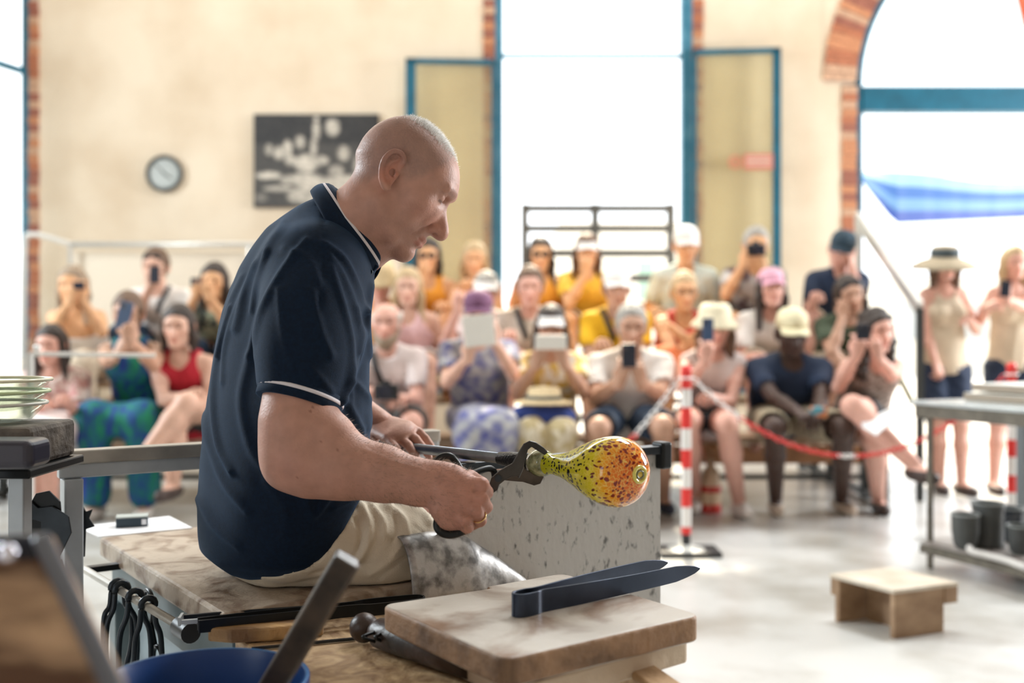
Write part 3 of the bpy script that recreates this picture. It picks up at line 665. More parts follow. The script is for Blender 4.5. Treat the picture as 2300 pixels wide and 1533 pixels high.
# bowl stack on block on the left stand
st = thing('steel_stand', 'grey steel post stand carrying the block and bowls at the left edge', 'stand', (-.80, 1.66, 0))
zt = 1.05-250/2300*1.62
zt = P(0, 1000, 1.62)[2]
MB().bb((-.793, 1.61, 0), (-.768, 1.64, zt-.045)).build('post', m_grey, st, bevel=.002); MB().bb((-.98, 1.56, zt-.045), (-.735, 1.76, zt-.03)).build('top_plate', m_black, st, bevel=.003)
MB().bb((-.98, 1.70, 0), (-.955, 1.73, zt-.045)).build('post', m_grey, st)
o = MB().bb((-.97, 1.585, zt-.030), (-.745, 1.75, zt+.032)).build('charred_block', mat('charred_block', (.05, .04, .035), .8, col2=(.20, .17, .14), vs=20, bump=.8, bs=40), bevel=.008)
tag(o, 'rough charred block under the stack of glass bowls', 'block')
o = MB().box(P(-20, 1016, 1.50), (.075, .035, .021)).build('black_case', mat('dark_case', (.035, .033, .05), .35), None, bevel=.012, seg=4)
o.location.z += 0.0
tag(o, 'rounded black case in front of the charred block at the left edge', 'case')
MB().bb((-.80, 1.47, 0), (-.775, 1.52, P(0, 1040, 1.50)[2]-.008)).build('post', m_grey, st)
m_gl = glassmat('clear_glass', (.90, .92, .88), .10, (.6, .64, .6))
zb = zt+.032
for i, lb in enumerate(('bottom bowl of the clear glass stack on the charred block', 'middle bowl of the clear glass stack, greenish rim', 'top bowl of the clear glass stack with pale rim')):
    cc = A(-.852, 1.665, zb+.019*i+.001); r = .092-.004*(i == 0)+.003*(i == 2)
    t = thing('glass_bowl', lb, 'bowl', cc, 'stacked glass bowls')
    MB().lathe([(.04, 0), (.065, .004), (r-.006, .022), (r, .031), (r-.003, .031), (r-.010, .024), (.062, .007), (.0001, .003)], cc, n=40).build('bowl_body', m_gl, t, True)
    MB().torus(cc+A(0, 0, .031), r, .003, n=44).build('rim', mat('bowl_rim_%d' % i, [(.8, .8, .72), (.62, .75, .45), (.85, .82, .62)][i], .25), t, True)
# ================================================================ PEOPLE: heads, hands
def polydist(pts, gx, gz):
    """signed distance (positive inside) of the grid gx*gz to a closed polygon"""
    p = np.array(pts); q = np.roll(p, -1, 0); X = gx[:, None]+0*gz[None]; Z = gz[None]+0*gx[:, None]
    D = np.full(X.shape, 9.); ins = np.zeros(X.shape, bool)
    for (ax, az), (bx, bz) in zip(p, q):
        dx, dz = bx-ax, bz-az; t = np.clip(((X-ax)*dx+(Z-az)*dz)/(dx*dx+dz*dz+1e-12), 0, 1)
        D = np.minimum(D, np.hypot(X-ax-t*dx, Z-az-t*dz))
        if abs(dz) > 1e-12: c = ((az > Z) != (bz > Z)) & (X < dx*(Z-az)/dz+ax); ins ^= c
    return np.where(ins, D, -D)
def _pl(pts): return [((x-893)/1290*.809-(-(y-390)/1290)*.588, (x-893)/1290*.588+(-(y-390)/1290)*.809) for x, y in pts]
# outline of the bowed head, read off as points along its side view, turned upright (forward, up)
PROFILE = _pl([(799, 352), (806, 330), (821, 305), (847, 281), (883, 265), (920, 262), (952, 274), (982, 297), (1004, 323), (1021, 349), (1032, 377), (1034, 403), (1031, 429), (1023, 446), (1008, 458), (1000, 470), (990, 492), (974, 515), (960, 533), (950, 545), (938, 553), (930, 566), (927, 574), (917, 583), (903, 585), (884, 578), (862, 560), (850, 520), (842, 480), (832, 440), (812, 400)])
NOSE = _pl([(1008, 452), (1004, 470), (1005, 490), (1008, 508), (1009, 524), (1004, 536), (995, 542), (984, 541), (974, 534), (966, 528), (958, 515), (975, 490), (990, 465)])
def smooth_poly(pts, n=4):
    P_ = [np.array(p) for p in pts]; m = len(P_); out = []
    for i in range(m):
        a, b, c, d = P_[i-1], P_[i], P_[(i+1) % m], P_[(i+2) % m]
        for k in range(n):
            t = k/n; out.append(.5*(2*b+(c-a)*t+(2*a-5*b+4*c-d)*t*t+(-a+3*b-3*c+d)*t**3))
    return out
def head_mesh(h, fem=0., detail=1.0, eyes_open=True, necklen=.0, neck=None):
    """head in its own frame: x forward, y left, z up, origin between the ear canals -> V, Q, colour"""
    f = Field((-.125, -.1, -.16-necklen), (.145, .1, .145), h) if neck is None else Field((-.20, -.1, -.20), (.145, .1, .145), h)
    sl = (slice(None),)*3; x, y, z = f.grid(sl); gx, gz = f.ax[0], f.ax[2]
    d = polydist(smooth_poly(PROFILE), gx, gz).astype(np.float32)
    X = gx[:, None]+0*gz[None]; Z = gz[None]+0*gx[:, None]
    Wd = np.interp(Z, [-.14, -.115, -.09, -.06, -.03, .0, .035, .07, .14], [.040, .046, .053, .0590, .0660, .0720, .0765, .0765, .072])
    Wd = Wd*(1-np.clip((X-.02)/.10, 0, 1)*np.interp(Z, [-.12, -.06, 0, .06, .12], [.42, .30, .12, .12, .1]))
    Wd = Wd*(1-np.clip((-X-.03)/.08, 0, 1)*.10); D = .070
    tt = np.clip(1-d/D, 0, 3); W3 = Wd[:, None, :]; T3 = tt[:, None, :]
    g = ((np.abs(y)/W3)**2.25+T3**2.25)**(1/2.25)-1; f.a = (g*W3*.9).astype(np.float32)
    # nose
    dn = polydist(smooth_poly(NOSE), gx, gz); Wn = np.interp(Z, [-.05, -.04, -.02, .0, .03], [.013, .0145, .0125, .010, .009])*(1-.15*fem)
    tn = np.clip(1-dn/.012, 0, 3)[:, None, :]; gn = (np.sqrt((np.abs(y)/Wn[:, None, :])**2+tn**2)-1)*.012
    f.comb(sl, gn.astype(np.float32), .006, '+')
    def both(fn):
        for sgn in (1, -1): fn(sgn)
    both(lambda s: f.ell((.1115, s*.0120, -.0425), (.0120, .0080, .0095), k=.004))          # nostril wings
    both(lambda s: f.ell((.1165, s*.0125, -.0485), (.0060, .0048, .0038), k=.0012, op='-'))
    both(lambda s: f.chain([(.106, s*.0205, -.034), (.0995, s*.0205, -.043), (.1015, s*.0180, -.051)], .0009, k=.004, op='-'))
    f.cone((.1125, 0, -.066), (.110, 0, -.056), .0035, .003, k=.004, op='-')
    both(lambda s: f.ell((.095, s*.032, .010), (.0125, .0175, .0105), k=.014, op='-'))      # sockets
    both(lambda s: f.cone((.099, s*.012, .024), (.090, s*.045, .026), .0075-.002*fem, .006, k=.010))   # brow ridge
    both(lambda s: f.ell((.0830, s*.031, .0080), (.0128, .0150, .0125), k=.006))               # eyeball / lid
    both(lambda s: f.ell((.062, s*.050, -.018), (.020, .018, .018), k=.018))                   # cheekbone
    both(lambda s: f.cone((.012, s*.056, -.060), (.060, s*.036, -.098), .012, .012, k=.016))   # jaw
    both(lambda s: f.ell((.063, s*.040, -.052), (.014, .014, .02), k=.015))
    both(lambda s: f.chain([(.100, s*.019, -.040), (.094, s*.028, -.055), (.086, s*.031, -.072)], .0007, k=.007, op='-'))   # nasolabial
    # lips
    zl = -.0730
    for s in (1, -1):
        f.chain([(.1060, 0, zl+.0045), (.1030, s*.010, zl+.0055), (.0950, s*.0235, zl+.0020)], [.0052, .0050, .0025], k=.003)
        f.chain([(.1040, 0, zl-.0055), (.1005, s*.010, zl-.0050), (.0930, s*.0225, zl-.0005)], [.0064, .0057, .0025], k=.003)
        f.chain([(.1128, 0, zl), (.1090, s*.010, zl+.0008), (.1000, s*.019, zl+.0015), (.0955, s*.0265, zl+.003)], .0017, k=.0012, op='-')
    f.ell((.088, 0, -.105), (.016, .019, .014), k=.012)
    if eyes_open: both(lambda s: f.chain([(.0985, s*.019, .0065), (.0985, s*.031, .0095), (.094, s*.043, .0065)], .0016, k=.002, op='-'))
    else:
        both(lambda s: f.chain([(.0965, s*.019, .0030), (.0965, s*.031, .0002), (.0905, s*.044, .0035)], .0013, k=.0015, op='-'))
        both(lambda s: f.chain([(.0965, s*.019, .0125), (.0965, s*.031, .0165), (.0905, s*.044, .0125)], .0009, k=.0025, op='-'))
    # ears
    for s in (1, -1):
        tilt = rot((0, 1, 0), -.22) @ rot((0, 0, 1), s*-.38)
        c = np.array([-.001, s*.074, -.009]); 
        def e(a_, b_, c_): return c+tilt@np.array([a_, s*b_, c_])
        f.ell(e(-.004, .006, .001), (.0185, .0048, .0315), tilt, k=.004)
        f.ell(e(.002, .0115, .002), (.0125, .0055, .0235), tilt, k=.003, op='-')
        rim = [(.010, .006, .010), (.011, .010, .024), (.001, .012, .0325), (-.013, .013, .0300), (-.0215, .0125, .016), (-.0215, .0115, .0), (-.016, .010, -.014), (-.009, .009, -.023), (.0, .007, -.030), (.006, .004, -.0275)]
        rr_ = [.0030, .0033, .0034, .0035, .0036, .0036, .0036, .0042, .0052, .004]; rs_ = spline([e(*q) for q in rim], 4); f.chain(rs_, list(np.interp(np.linspace(0, 9, len(rs_)), range(10), rr_)), k=.003)
        f.chain([e(*q) for q in [(.0, .009, .020), (-.009, .0095, .012), (-.0115, .009, .0), (-.006, .0085, -.010), (.004, .008, -.0125)]], [.0022, .0026, .0028, .003, .003], k=.003)
        f.ell(e(.008, .007, -.004), (.004, .005, .0055), tilt, k=.002)
        f.ell(e(.001, .004, -.003), (.0052, .009, .0065), tilt, k=.002, op='-')
    if fem: pass
    # neck stub
    if neck is None:
        f.cone((-.030, 0, -.045), (-.040, 0, -.15-necklen), .052-.008*fem, .050-.008*fem, k=.02, flat=((0, 1, 0), .97))
        f.cut((0, 0, -.155-necklen), (0, 0, -1))
    else:
        f.chain(neck[0], neck[1], k=.035); f.cut(neck[2], neck[3])
    f.a = f.a.astype(np.float32)
    V, Q = f.mesh(); V = vsmooth(V, Q, 1)
    C = np.ones((len(V), 3)); x, y, z = V.T; ay = np.abs(y)
    def mixc(w, c):
        nonlocal C
        w = np.clip(w, 0, 1)[:, None]; C = C*(1-w)+np.array(c)*w
    sm = lambda v, a, b: np.clip((v-a)/(b-a), 0, 1)
    lip = sm(-np.abs(z-zl), -.0115, -.008)*sm(-ay, -.0245, -.019)*sm(x, .088, .092)
    mixc(lip*.75, (.85, .50, .50) if fem else (.86, .62, .60))
    mixc(sm(-np.hypot((x+.004), z-.0), -.038, -.030)*sm(ay, .074, .080)*.55, (1.05, .70, .60))
    mixc(sm(-np.hypot(x-.117, z+.04), -.03, -.012)*.35, (1.02, .72, .66))
    mixc(sm(-np.hypot(ay-.045, z+.03), -.03, -.01)*sm(x, .05, .07)*.25, (1.02, .74, .68))
    return V, Q, C, lip
def noise3(V, sc, seed=0):
    r = np.random.default_rng(seed); out = np.zeros(len(V))
    for k in range(5):
        d = r.normal(0, 1, 3)*sc; out += np.sin(V@d+r.uniform(0, 6))
    return out/3
def pose(V, loc, R): return V @ np.asarray(R).T + np.asarray(loc)
def finger(f, base, dirs, lens, r0, r1, k=.003):
    p = np.array(base, float); r = r0; n = len(lens); out = [p.copy()]
    for i, (d, l) in enumerate(zip(dirs, lens)):
        q = p+unit(d)*l; ra = r0+(r1-r0)*i/n; rb = r0+(r1-r0)*(i+1)/n
        f.cone(p, q, ra, rb, k=k); p = q; out.append(q)
    return out
def hand_mesh(curl, h=.0042, thumb=.5, spread=.12, size=1.0):
    """right hand: wrist at the origin, fingers along +x, palm towards -z, thumb on +y side"""
    f = Field((-.04, -.075, -.095), (.21, .085, .045), h)
    f.cone((-.035, 0, 0), (.01, 0, 0), .0255, .0265, k=.01, flat=((0, 0, 1), .72))
    f.cone((.0, 0, 0), (.035, .0, 0), .027, .033, k=.015, flat=((0, 0, 1), .52)); f.cone((.035, 0, 0), (.082, .0, 0), .036, .038, k=.012, flat=((0, 0, 1), .38))
    L = [(.041, .025, .021), (.046, .030, .022), (.042, .028, .021), (.033, .021, .019)]
    for i, yb in enumerate((.029, .0095, -.010, -.028)):
        b = (.086-(.003 if i == 0 else .012*(i == 3)+.004*(i == 2)), yb, 0); a = (1.5-i)*spread; c = curl*(1+.06*i); g = [c*.62, c*1.45, c*2.1]
        ds = [(math.cos(t)*math.cos(a), math.sin(a), -math.sin(t)) for t in g]
        f.cone((.055, yb*.85, 0), b, .010, .0102, k=.008); finger(f, b, ds, L[i], .0098-(.0012 if i == 3 else 0), .0072, k=.003)
    t0 = (.012, .022, -.006); t = thumb
    finger(f, t0, [(.62, .62-t*.35, -.25-t*.25), (.85, .42-t*.65, -.15-t*.45), (.9, .15-t*.75, -.1-t*.4)], [.040, .034, .028], .0145, .0095, k=.008)
    V, Q = f.mesh(); V = vsmooth(V, Q, 1); return V*size, Q
def join(parts):
    Vs, Qs, Cs, n = [], [], [], 0
    for V, Q, C in parts: Vs.append(V); Qs.append(Q+n); Cs.append(C if C is not None else np.ones((len(V), 3))); n += len(V)
    return np.concatenate(Vs), np.concatenate(Qs), np.concatenate(Cs)
def skin(name, c, **k):
    return mat('skin_'+name, tuple(v*.9 for v in c), .5, col2=tuple(min(1, v*1.1) for v in c), vs=45, thr=(.3, .7), attr=True, sub=.12, spec=.4, bump=.12, bs=260, **k)
# ================================================================ THE GLASSBLOWER
m_skin = skin('glassblower', (.46, .245, .185))
WL = P(600, 1290, 1.83); man = thing('person', 'man in navy polo shirt sitting on the bench, bowed over the glass with shears', 'person', A(-.43, 1.85, .612))
# head
pitch = math.radians(36); HO = P(893, 390, 1.80)
yaw = math.radians(3)
Rh = rot((0, 0, 1), yaw) @ rot((0, 1, 0), pitch)          # head x forward -> world +x, down
_loc = lambda p: (np.asarray(p)-HO) @ Rh
nk = [_loc(P(868, 420, 1.80)), _loc(P(838, 468, 1.80)), _loc(P(803, 512, 1.815)), _loc(P(770, 560, 1.83))]
Vh, Qh, Ch, lip = head_mesh(.0024, 0, eyes_open=False, neck=(nk, [.046, .052, .060, .070], _loc(P(775, 560, 1.83)), _loc(P(760, 590, 1.83))-_loc(P(803, 512, 1.815))))
x, y, z = Vh.T; ay = np.abs(y)
sm = lambda v, a, b: np.clip((v-a)/(b-a), 0, 1)
def dens(x, y, z):   # buzzed hair area: above a hairline
    hl = np.interp(x, [-.12, -.06, -.025, .0, .03, .045, .06, .075], [-.055, -.060, -.045, .01, -.006, .012, .045, .075])
    return sm(z-hl, -.010, .014)*sm(-x, -.088, -.062)
hd = dens(x, y, z); nz_ = np.random.default_rng(3).normal(0, 1, len(Vh))
Ch = Ch*(1-hd[:, None]*.55*(1+.10*nz_[:, None]))+hd[:, None]*.55*np.array([.50, .62, .70])*(1+.08*nz_[:, None])
beard = sm(-z, .035, .06)*sm(x, .005, .03)*(1-lip)*.28; Ch = Ch*(1-beard[:, None])+beard[:, None]*np.array([.62, .66, .70])
br = sm(-np.abs(z-.027), -.0075, -.004)*sm(x, .07, .078)*sm(ay, .010, .016)*sm(-ay, -.05, -.044)*.55; Ch = Ch*(1-br[:, None])+br[:, None]*np.array([.42, .36, .34])
lash = sm(-np.hypot(z-.0015, (ay-.031)*.12), -.003, -.0015)*sm(x, .086, .090)*sm(-np.abs(ay-.031), -.014, -.011)*.8; Ch = Ch*(1-lash[:, None])+lash[:, None]*np.array([.2, .14, .12])
Vw = pose(Vh, HO, Rh); parts = [(Vw, Qh, Ch)]
# right hand (shears), built in world space
Y_ = 1.60
fr_ = Field(P(540, 1230, 1.52)-A(.02, .12, .02), P(1120, 840, 1.60)+A(.02, .16, .02), .0032)
el = P(655, 1035, 1.60); wr = P(985, 1086, 1.585)
fr_.chain([P(684, 830, 1.645), P(677, 880, 1.635), P(668, 950, 1.618), P(660, 1015, 1.607)], [.050, .055, .056, .050], k=.02)
fr_.chain([P(660, 1010, 1.607), P(700, 1035, 1.60), P(770, 1045, 1.595), P(860, 1063, 1.59), P(940, 1083, 1.587), wr], [.050, .054, .050, .041, .033, .0315], k=.02, flat=(unit(A(.1, 1, 0)), .88))
fr_.ell(P(640, 1052, 1.60), (.030, .034, .030), k=.02)
fr_.ell(P(742, 968, 1.60), (.034, .036, .03), k=.025)
# back of the hand and thumb side
kn = [P(1078, 1118, 1.555), P(1074, 1140, 1.562), P(1055, 1160, 1.565)]
fr_.chain([wr, P(1010, 1098, 1.58), P(1045, 1115, 1.575)], [.031, .035, .034], k=.015, flat=(unit(A(.0, 1, 0)), .75))
fr_.ell(P(1035, 1125, 1.575), (.036, .024, .034), rot((0, 1, 0), .5), k=.012)
fr_.ell(P(1012, 1140, 1.575), (.026, .022, .026), k=.012)
# four fingers: knuckles along the right outline, fingers wrapping away and back down-left
fg = [([P(1048, 1086, 1.572), P(1082, 1089, 1.566), P(1093, 1105, 1.590), P(1080, 1122, 1.612)], [.0120, .0118, .0105, .0095]),
      ([P(1048, 1107, 1.568), P(1081, 1117, 1.560), P(1092, 1138, 1.582), P(1074, 1154, 1.604)], [.0118, .0112, .0102, .0092]),
      ([P(1043, 1129, 1.566), P(1070, 1147, 1.556), P(1079, 1168, 1.575), P(1058, 1180, 1.600)], [.0115, .0105, .0098, .0088]),
      ([P(1020, 1148, 1.566), P(1045, 1169, 1.553), P(1051, 1184, 1.566), P(1032, 1192, 1.592)], [.0110, .0095, .0088, .0080])]
for pts, rs in fg: fr_.chain(pts, rs, k=.0035)
fr_.chain([P(990, 1145, 1.57), P(1005, 1168, 1.572), P(1030, 1180, 1.578)], [.016, .013, .0115], k=.010)
fr_.chain([P(1020, 1090, 1.59), P(1055, 1075, 1.605), P(1085, 1085, 1.612)], [.015, .013, .010], k=.008)    # thumb behind
for a_, b_ in ((0, 1), (1, 2), (2, 3)):
    q = [(fg[a_][0][i_]+fg[b_][0][i_])/2+A(.002 if i_ else -.004, -.0105, 0) for i_ in range(3)]; fr_.chain([q[0]*.4+q[1]*.6, q[1], q[2]+A(.010, .006, 0)], .0026, k=.005, op='-')
for pts, rs in fg: fr_.ell(pts[1]+A(.002, -.004, .003), (.007, .005, .006), k=.004)
Va, Qa = fr_.mesh(); Va = vsmooth(Va, Qa, 2); Na = vnormals(Va, Qa)
def ridge(V, N, pts, amp, w, Y0=None, sel=None):
    """raise a ridge (or groove) on the camera-side surface along a line given in side view"""
    s = F/V[:, 1]; px = CX+V[:, 0]*s; py = HY-(V[:, 2]-ZC)*s; d = np.full(len(V), 1e9); pts = spline([A(*p) for p in pts], 5)
    for i in range(len(pts)-1):
        a, b = pts[i], pts[i+1]; L2 = ((b-a)**2).sum()+1e-9; t = np.clip(((px-a[0])*(b[0]-a[0])+(py-a[1])*(b[1]-a[1]))/L2, 0, 1)
        d = np.minimum(d, np.hypot(px-a[0]-t*(b[0]-a[0]), py-a[1]-t*(b[1]-a[1])))
    g = np.exp(-(d/w)**2)*(N[:, 1] < .25)
    return V+N*(amp*g)[:, None]
for pts in ([(820, 1010), (880, 1035), (940, 1052), (1000, 1075)], [(850, 1040), (900, 1060), (960, 1080), (1020, 1112)], [(990, 1062), (1020, 1080), (1040, 1100)], [(980, 1100), (1010, 1125), (1020, 1150)]):
    Va = ridge(Va, Na, pts, .0011, 4.5)
ca = np.ones((len(Va), 3)); s_ = F/Va[:, 1]; pxa = CX+Va[:, 0]*s_; pya = HY-(Va[:, 2]-ZC)*s_
w_ = sm(pxa, 900, 1040)[:, None]*.35; ca = ca*(1-w_)+w_*np.array([1.05, .78, .74])
w_ = (sm(-np.hypot(pxa-640, pya-1050), -60, -15)*.2)[:, None]; ca = ca*(1-w_)+w_*np.array([1.05, .78, .72])
for mx_, my_ in ((592, 893), (698, 923), (702, 915), (668, 1073), (760, 1010), (720, 990)):
    w_ = (np.hypot(pxa-mx_, pya-my_) < 2.6)[:, None]*.6; ca = ca*(1-w_)+w_*np.array([.35, .22, .2])
parts.append((Va, Qa, ca))
# neck, torso core, left arm, legs: one coarser field
fb = Field(A(-.72, 1.50, .0), A(.34, 2.45, 1.36), .008)
nb = P(775, 500, 1.83); hc = HO+Rh@A(-.03, 0, -.03)
fb.chain([P(795, 520, 1.82), P(765, 575, 1.84)], [.055, .064], k=.02)
chest = P(690, 720, 1.87); pelv = A(-.43, 1.87, .70)
fb.chain([P(745, 590, 1.88), P(690, 720, 1.89), P(650, 950, 1.89), pelv+A(.02, .02, 0)], [.06, .10, .10, .09], k=.04)
lsh = P(640, 640, 2.00); lel = P(760, 900, 2.14); lw = P(856, 955, 2.04)
fb.chain([lsh, lel], [.045, .042], k=.02); fb.chain([lel, lw], [.042, .029], k=.02)
rkn, lkn = B(.52, .11, .665), B(.54, .34, .69)
fb.chain([A(-.40, 1.80, .69), P(960, 1232, 1.89), rkn], [.07, .054, .05], k=.03); fb.chain([A(-.42, 1.97, .69), lkn], [.075, .052], k=.03)
for kn_ in (rkn, lkn):
    an = kn_*A(1, 1, 0)+E1*.02+A(0, 0, .10); fb.chain([kn_, kn_-A(0, 0, .22)+E1*.01, an], [.05, .048, .032], k=.02); fb.chain([an, an+E1*.03-A(0, 0, .05), an+E1*.15-A(0, 0, .06)], [.035, .036, .026], k=.02)
Vb, Qb = fb.mesh(); Vb = vsmooth(Vb, Qb, 1); cb_ = np.ones((len(Vb), 3)); 
# keep the nape the same tone as the shaved head
hl = pose(Vb-HO, (0, 0, 0), np.linalg.inv(Rh)); hd2 = (dens(*hl.T)*(hl[:, 2] > -.07)*.45)[:, None]; cb_ = cb_*(1-hd2)+hd2*np.array([.52, .62, .70])
parts.append((Vb, Qb, cb_))
# left hand lying on the pipe: fingers curled over it
Vl, Ql = hand_mesh(.40, .0036, thumb=.35)
xf = unit(P(934, 984, 1.96)-lw); zf = unit(A(-.12, -.35, .93)); yf = unit(np.cross(zf, xf)); zf = np.cross(xf, yf)
Vl = Vl*A(.86, -1, 1); Ql = Ql[:, ::-1]
parts.append((pose(Vl, lw-xf*.012, np.stack([xf, yf, zf], 1)), Ql, None))
V, Q, C = join(parts); body = field_obj('body', (V, Q), m_skin, man, C)
body['label'] = 'bare-armed body with shaved head bowed forward'
# buzzed hair tips along the crown, stuff
ns = 5200; tri = Vh[Qh[:, 0]]; hn = vnormals(Vh, Qh)
wgt = sm(tri[:, 2], .070, .10)*sm(-tri[:, 0], -.085, -.05)*sm(tri[:, 0], -.05, -.01)*(np.abs(tri[:, 1]) < .052)
rg = np.random.default_rng(5); pick = rg.choice(len(tri), ns, p=wgt/wgt.sum()); b = tri[pick]+rg.normal(0, .0012, (ns, 3)); n = hn[Qh[pick, 0]]
dirv = n+rg.normal(0, .16, (ns, 3))+A(.15, 0, 0); dirv /= np.linalg.norm(dirv, axis=1, keepdims=True); ln = rg.uniform(.003, .0095, ns)*np.clip(.45+wgt[pick]*.6, 0, 1)
t1 = np.cross(dirv, [0, 1, 0]); t1 /= np.linalg.norm(t1, axis=1, keepdims=True)+1e-9; t2 = np.cross(dirv, t1); r_ = .00040
b0_ = b-n*.001
HV = np.stack([b0_+t1*r_, b0_-t1*r_*.5+t2*r_*.87, b0_-t1*r_*.5-t2*r_*.87, b+dirv*ln[:, None]], 1).reshape(-1, 3)
i4 = np.arange(ns)[:, None]*4; HQ = np.concatenate([i4+np.array([[0, 1, 3]]), i4+np.array([[1, 2, 3]]), i4+np.array([[2, 0, 3]])])
o = field_obj('buzzed_hair', (pose(HV, HO, Rh), HQ), mat('backlit_hair', (.80, .78, .74), .4), man); o['kind'] = 'stuff'; o['label'] = 'short hair along the crown, coloured pale as if backlit'  # pale hair colour paints in the light from behind
# fine arm hair
wg = sm(pxa, 760, 860)*(np.abs(Na[:, 2]) < 1.1)*sm(-pxa, -1075, -1040)*(Na[:, 2] > -.95); ns = 2600
pick = rg.choice(len(Va), ns, p=wg/wg.sum()); b = Va[pick]; n = Na[pick]; ax_ = unit(wr-el)
dirv = n*.75+ax_*.8+rg.normal(0, .25, (ns, 3)); dirv /= np.linalg.norm(dirv, axis=1, keepdims=True); ln = rg.uniform(.004, .010, ns)
t1 = np.cross(dirv, [.3, 1, .2]); t1 /= np.linalg.norm(t1, axis=1, keepdims=True); t2 = np.cross(dirv, t1); r_ = .00020
HV = np.stack([b+t1*r_, b-t1*r_*.5+t2*r_*.87, b-t1*r_*.5-t2*r_*.87, b+dirv*ln[:, None]], 1).reshape(-1, 3)
i4 = np.arange(ns)[:, None]*4; HQ = np.concatenate([i4+np.array([[0, 1, 3]]), i4+np.array([[1, 2, 3]]), i4+np.array([[2, 0, 3]])])
o = field_obj('arm_hair', (HV, HQ), mat('arm_hair', (.25, .17, .12), .4), man); o['kind'] = 'stuff'

# polo shirt: stacked elliptical sections along the side outline, right sleeve, hem
m_navy = mat('navy_pique', (.0008, .0088, .0260), .85, var=.25, vs=160, sheen=.16, bump=.25, bs=900, spec=.25)
m_navy.node_tree.nodes['Principled BSDF'].inputs['Sheen Tint'].default_value = (.22, .52, 1.0, 1)
e2 = unit(A(.585, -.811, 0)); e1 = unit(A(.811, .585, 0))
fs = Field(A(-.72, 1.50, .56), A(-.14, 2.22, 1.36), .0052)
sl = (slice(None),)*3; x, y, z = fs.grid(sl)
rows = [(445, 745, 40), (458, 740, 66), (480, 730, 92), (510, 714, 118), (550, 702, 139), (600, 684, 158), (650, 670, 170), (700, 661, 178), (760, 654, 184), (820, 648, 188), (900, 640, 193), (980, 636, 197), (1040, 632, 198), (1100, 628, 194), (1160, 623, 188), (1205, 618, 180), (1235, 614, 171), (1262, 612, 144), (1288, 618, 112), (1306, 630, 84)]
YT = 1.86; zz = np.array([ZC-(r[0]-HY)/F*YT for r in rows])[::-1]; cc = np.array([(r[1]-CX)/F*YT for r in rows])[::-1]; hw = np.array([r[2]/F*YT for r in rows])[::-1]
zg = fs.ax[2]; c0 = np.interp(zg, zz, cc); h0 = np.interp(zg, zz, hw); ratio = np.interp(zg, [.6, .8, 1.0, 1.15, 1.25, 1.33], [.80, .66, .60, .62, .75, .9])
# a: half width across the shoulders (e2), b: half depth (e1); projected half width h0 = hypot(a*.585, b*.811)
a_ = h0/np.sqrt((.585)**2+(ratio*.811)**2); b_ = a_*ratio
X = x-c0[None, None, :]; Yy = y-1.865+0*x; u = (X*e2[0]+Yy*e2[1])/a_[None, None, :]; v = (X*e1[0]+Yy*e1[1])/b_[None, None, :]
g = ((np.abs(u)**2.2+np.abs(v)**2.2)**(1/2.2)-1)*np.minimum(a_, b_)[None, None, :]*.9
dz = np.maximum(zz[0]-z, z-zz[-1]); fs.a = np.maximum(g, dz).astype(np.float32)
# shoulder and sleeve
shr = P(705, 610, 1.715)
fs.ell(P(700, 600, 1.76), (.085, .08, .075), k=.05)
fs.chain([shr, P(692, 700, 1.675), P(686, 790, 1.655), P(676, 880, 1.638)], [.066, .068, .067, .066], k=.045)
# leave out what hangs below the hem of the sleeve: hem line runs (585,880) - (670,865) - (757,925)
hc_ = P(673, 897, 1.635); hn_ = unit(P(690, 960, 1.625)-P(700, 800, 1.655)+A(-.016, 0, -.0))
sub = fs.sub(P(560, 1060, 1.5)-A(.02, .02, 0), P(800, 840, 1.72)+A(.06, .03, 0)); xs_, ys_, zs_ = fs.grid(sub)
arm_axis = unit(A(-.26, -.30, -1))
pl = (xs_-hc_[0])*arm_axis[0]+(ys_-hc_[1])*arm_axis[1]+(zs_-hc_[2])*arm_axis[2]
# only the sleeve tube is trimmed (near side of the torso)
tor = g[sub]
fs.a[sub] = np.where(pl > 0, np.maximum(np.minimum(fs.a[sub], 9), np.minimum(pl, tor)), fs.a[sub])
# hollow of the sleeve around the arm
fs.chain([P(677, 905, 1.637), P(668, 960, 1.618)], [.056, .058], k=.003, op='-')
# hem curve of the shirt bottom
pxg = CX+x/y*F+0*z; pyg = HY-(z-ZC)/y*F+0*x
hemc_ = np.interp(pxg, [400, 440, 480, 520, 560, 620, 690, 730, 770, 805, 840], [1215, 1238, 1266, 1290, 1300, 1299, 1279, 1246, 1192, 1128, 1060])
fs.a = np.maximum(fs.a, (pyg-hemc_)*.0008*.7).astype(np.float32)
# opening for the neck
fs.cone(P(800, 445, 1.81), P(775, 520, 1.83), .058, .052, k=.006, op='-')
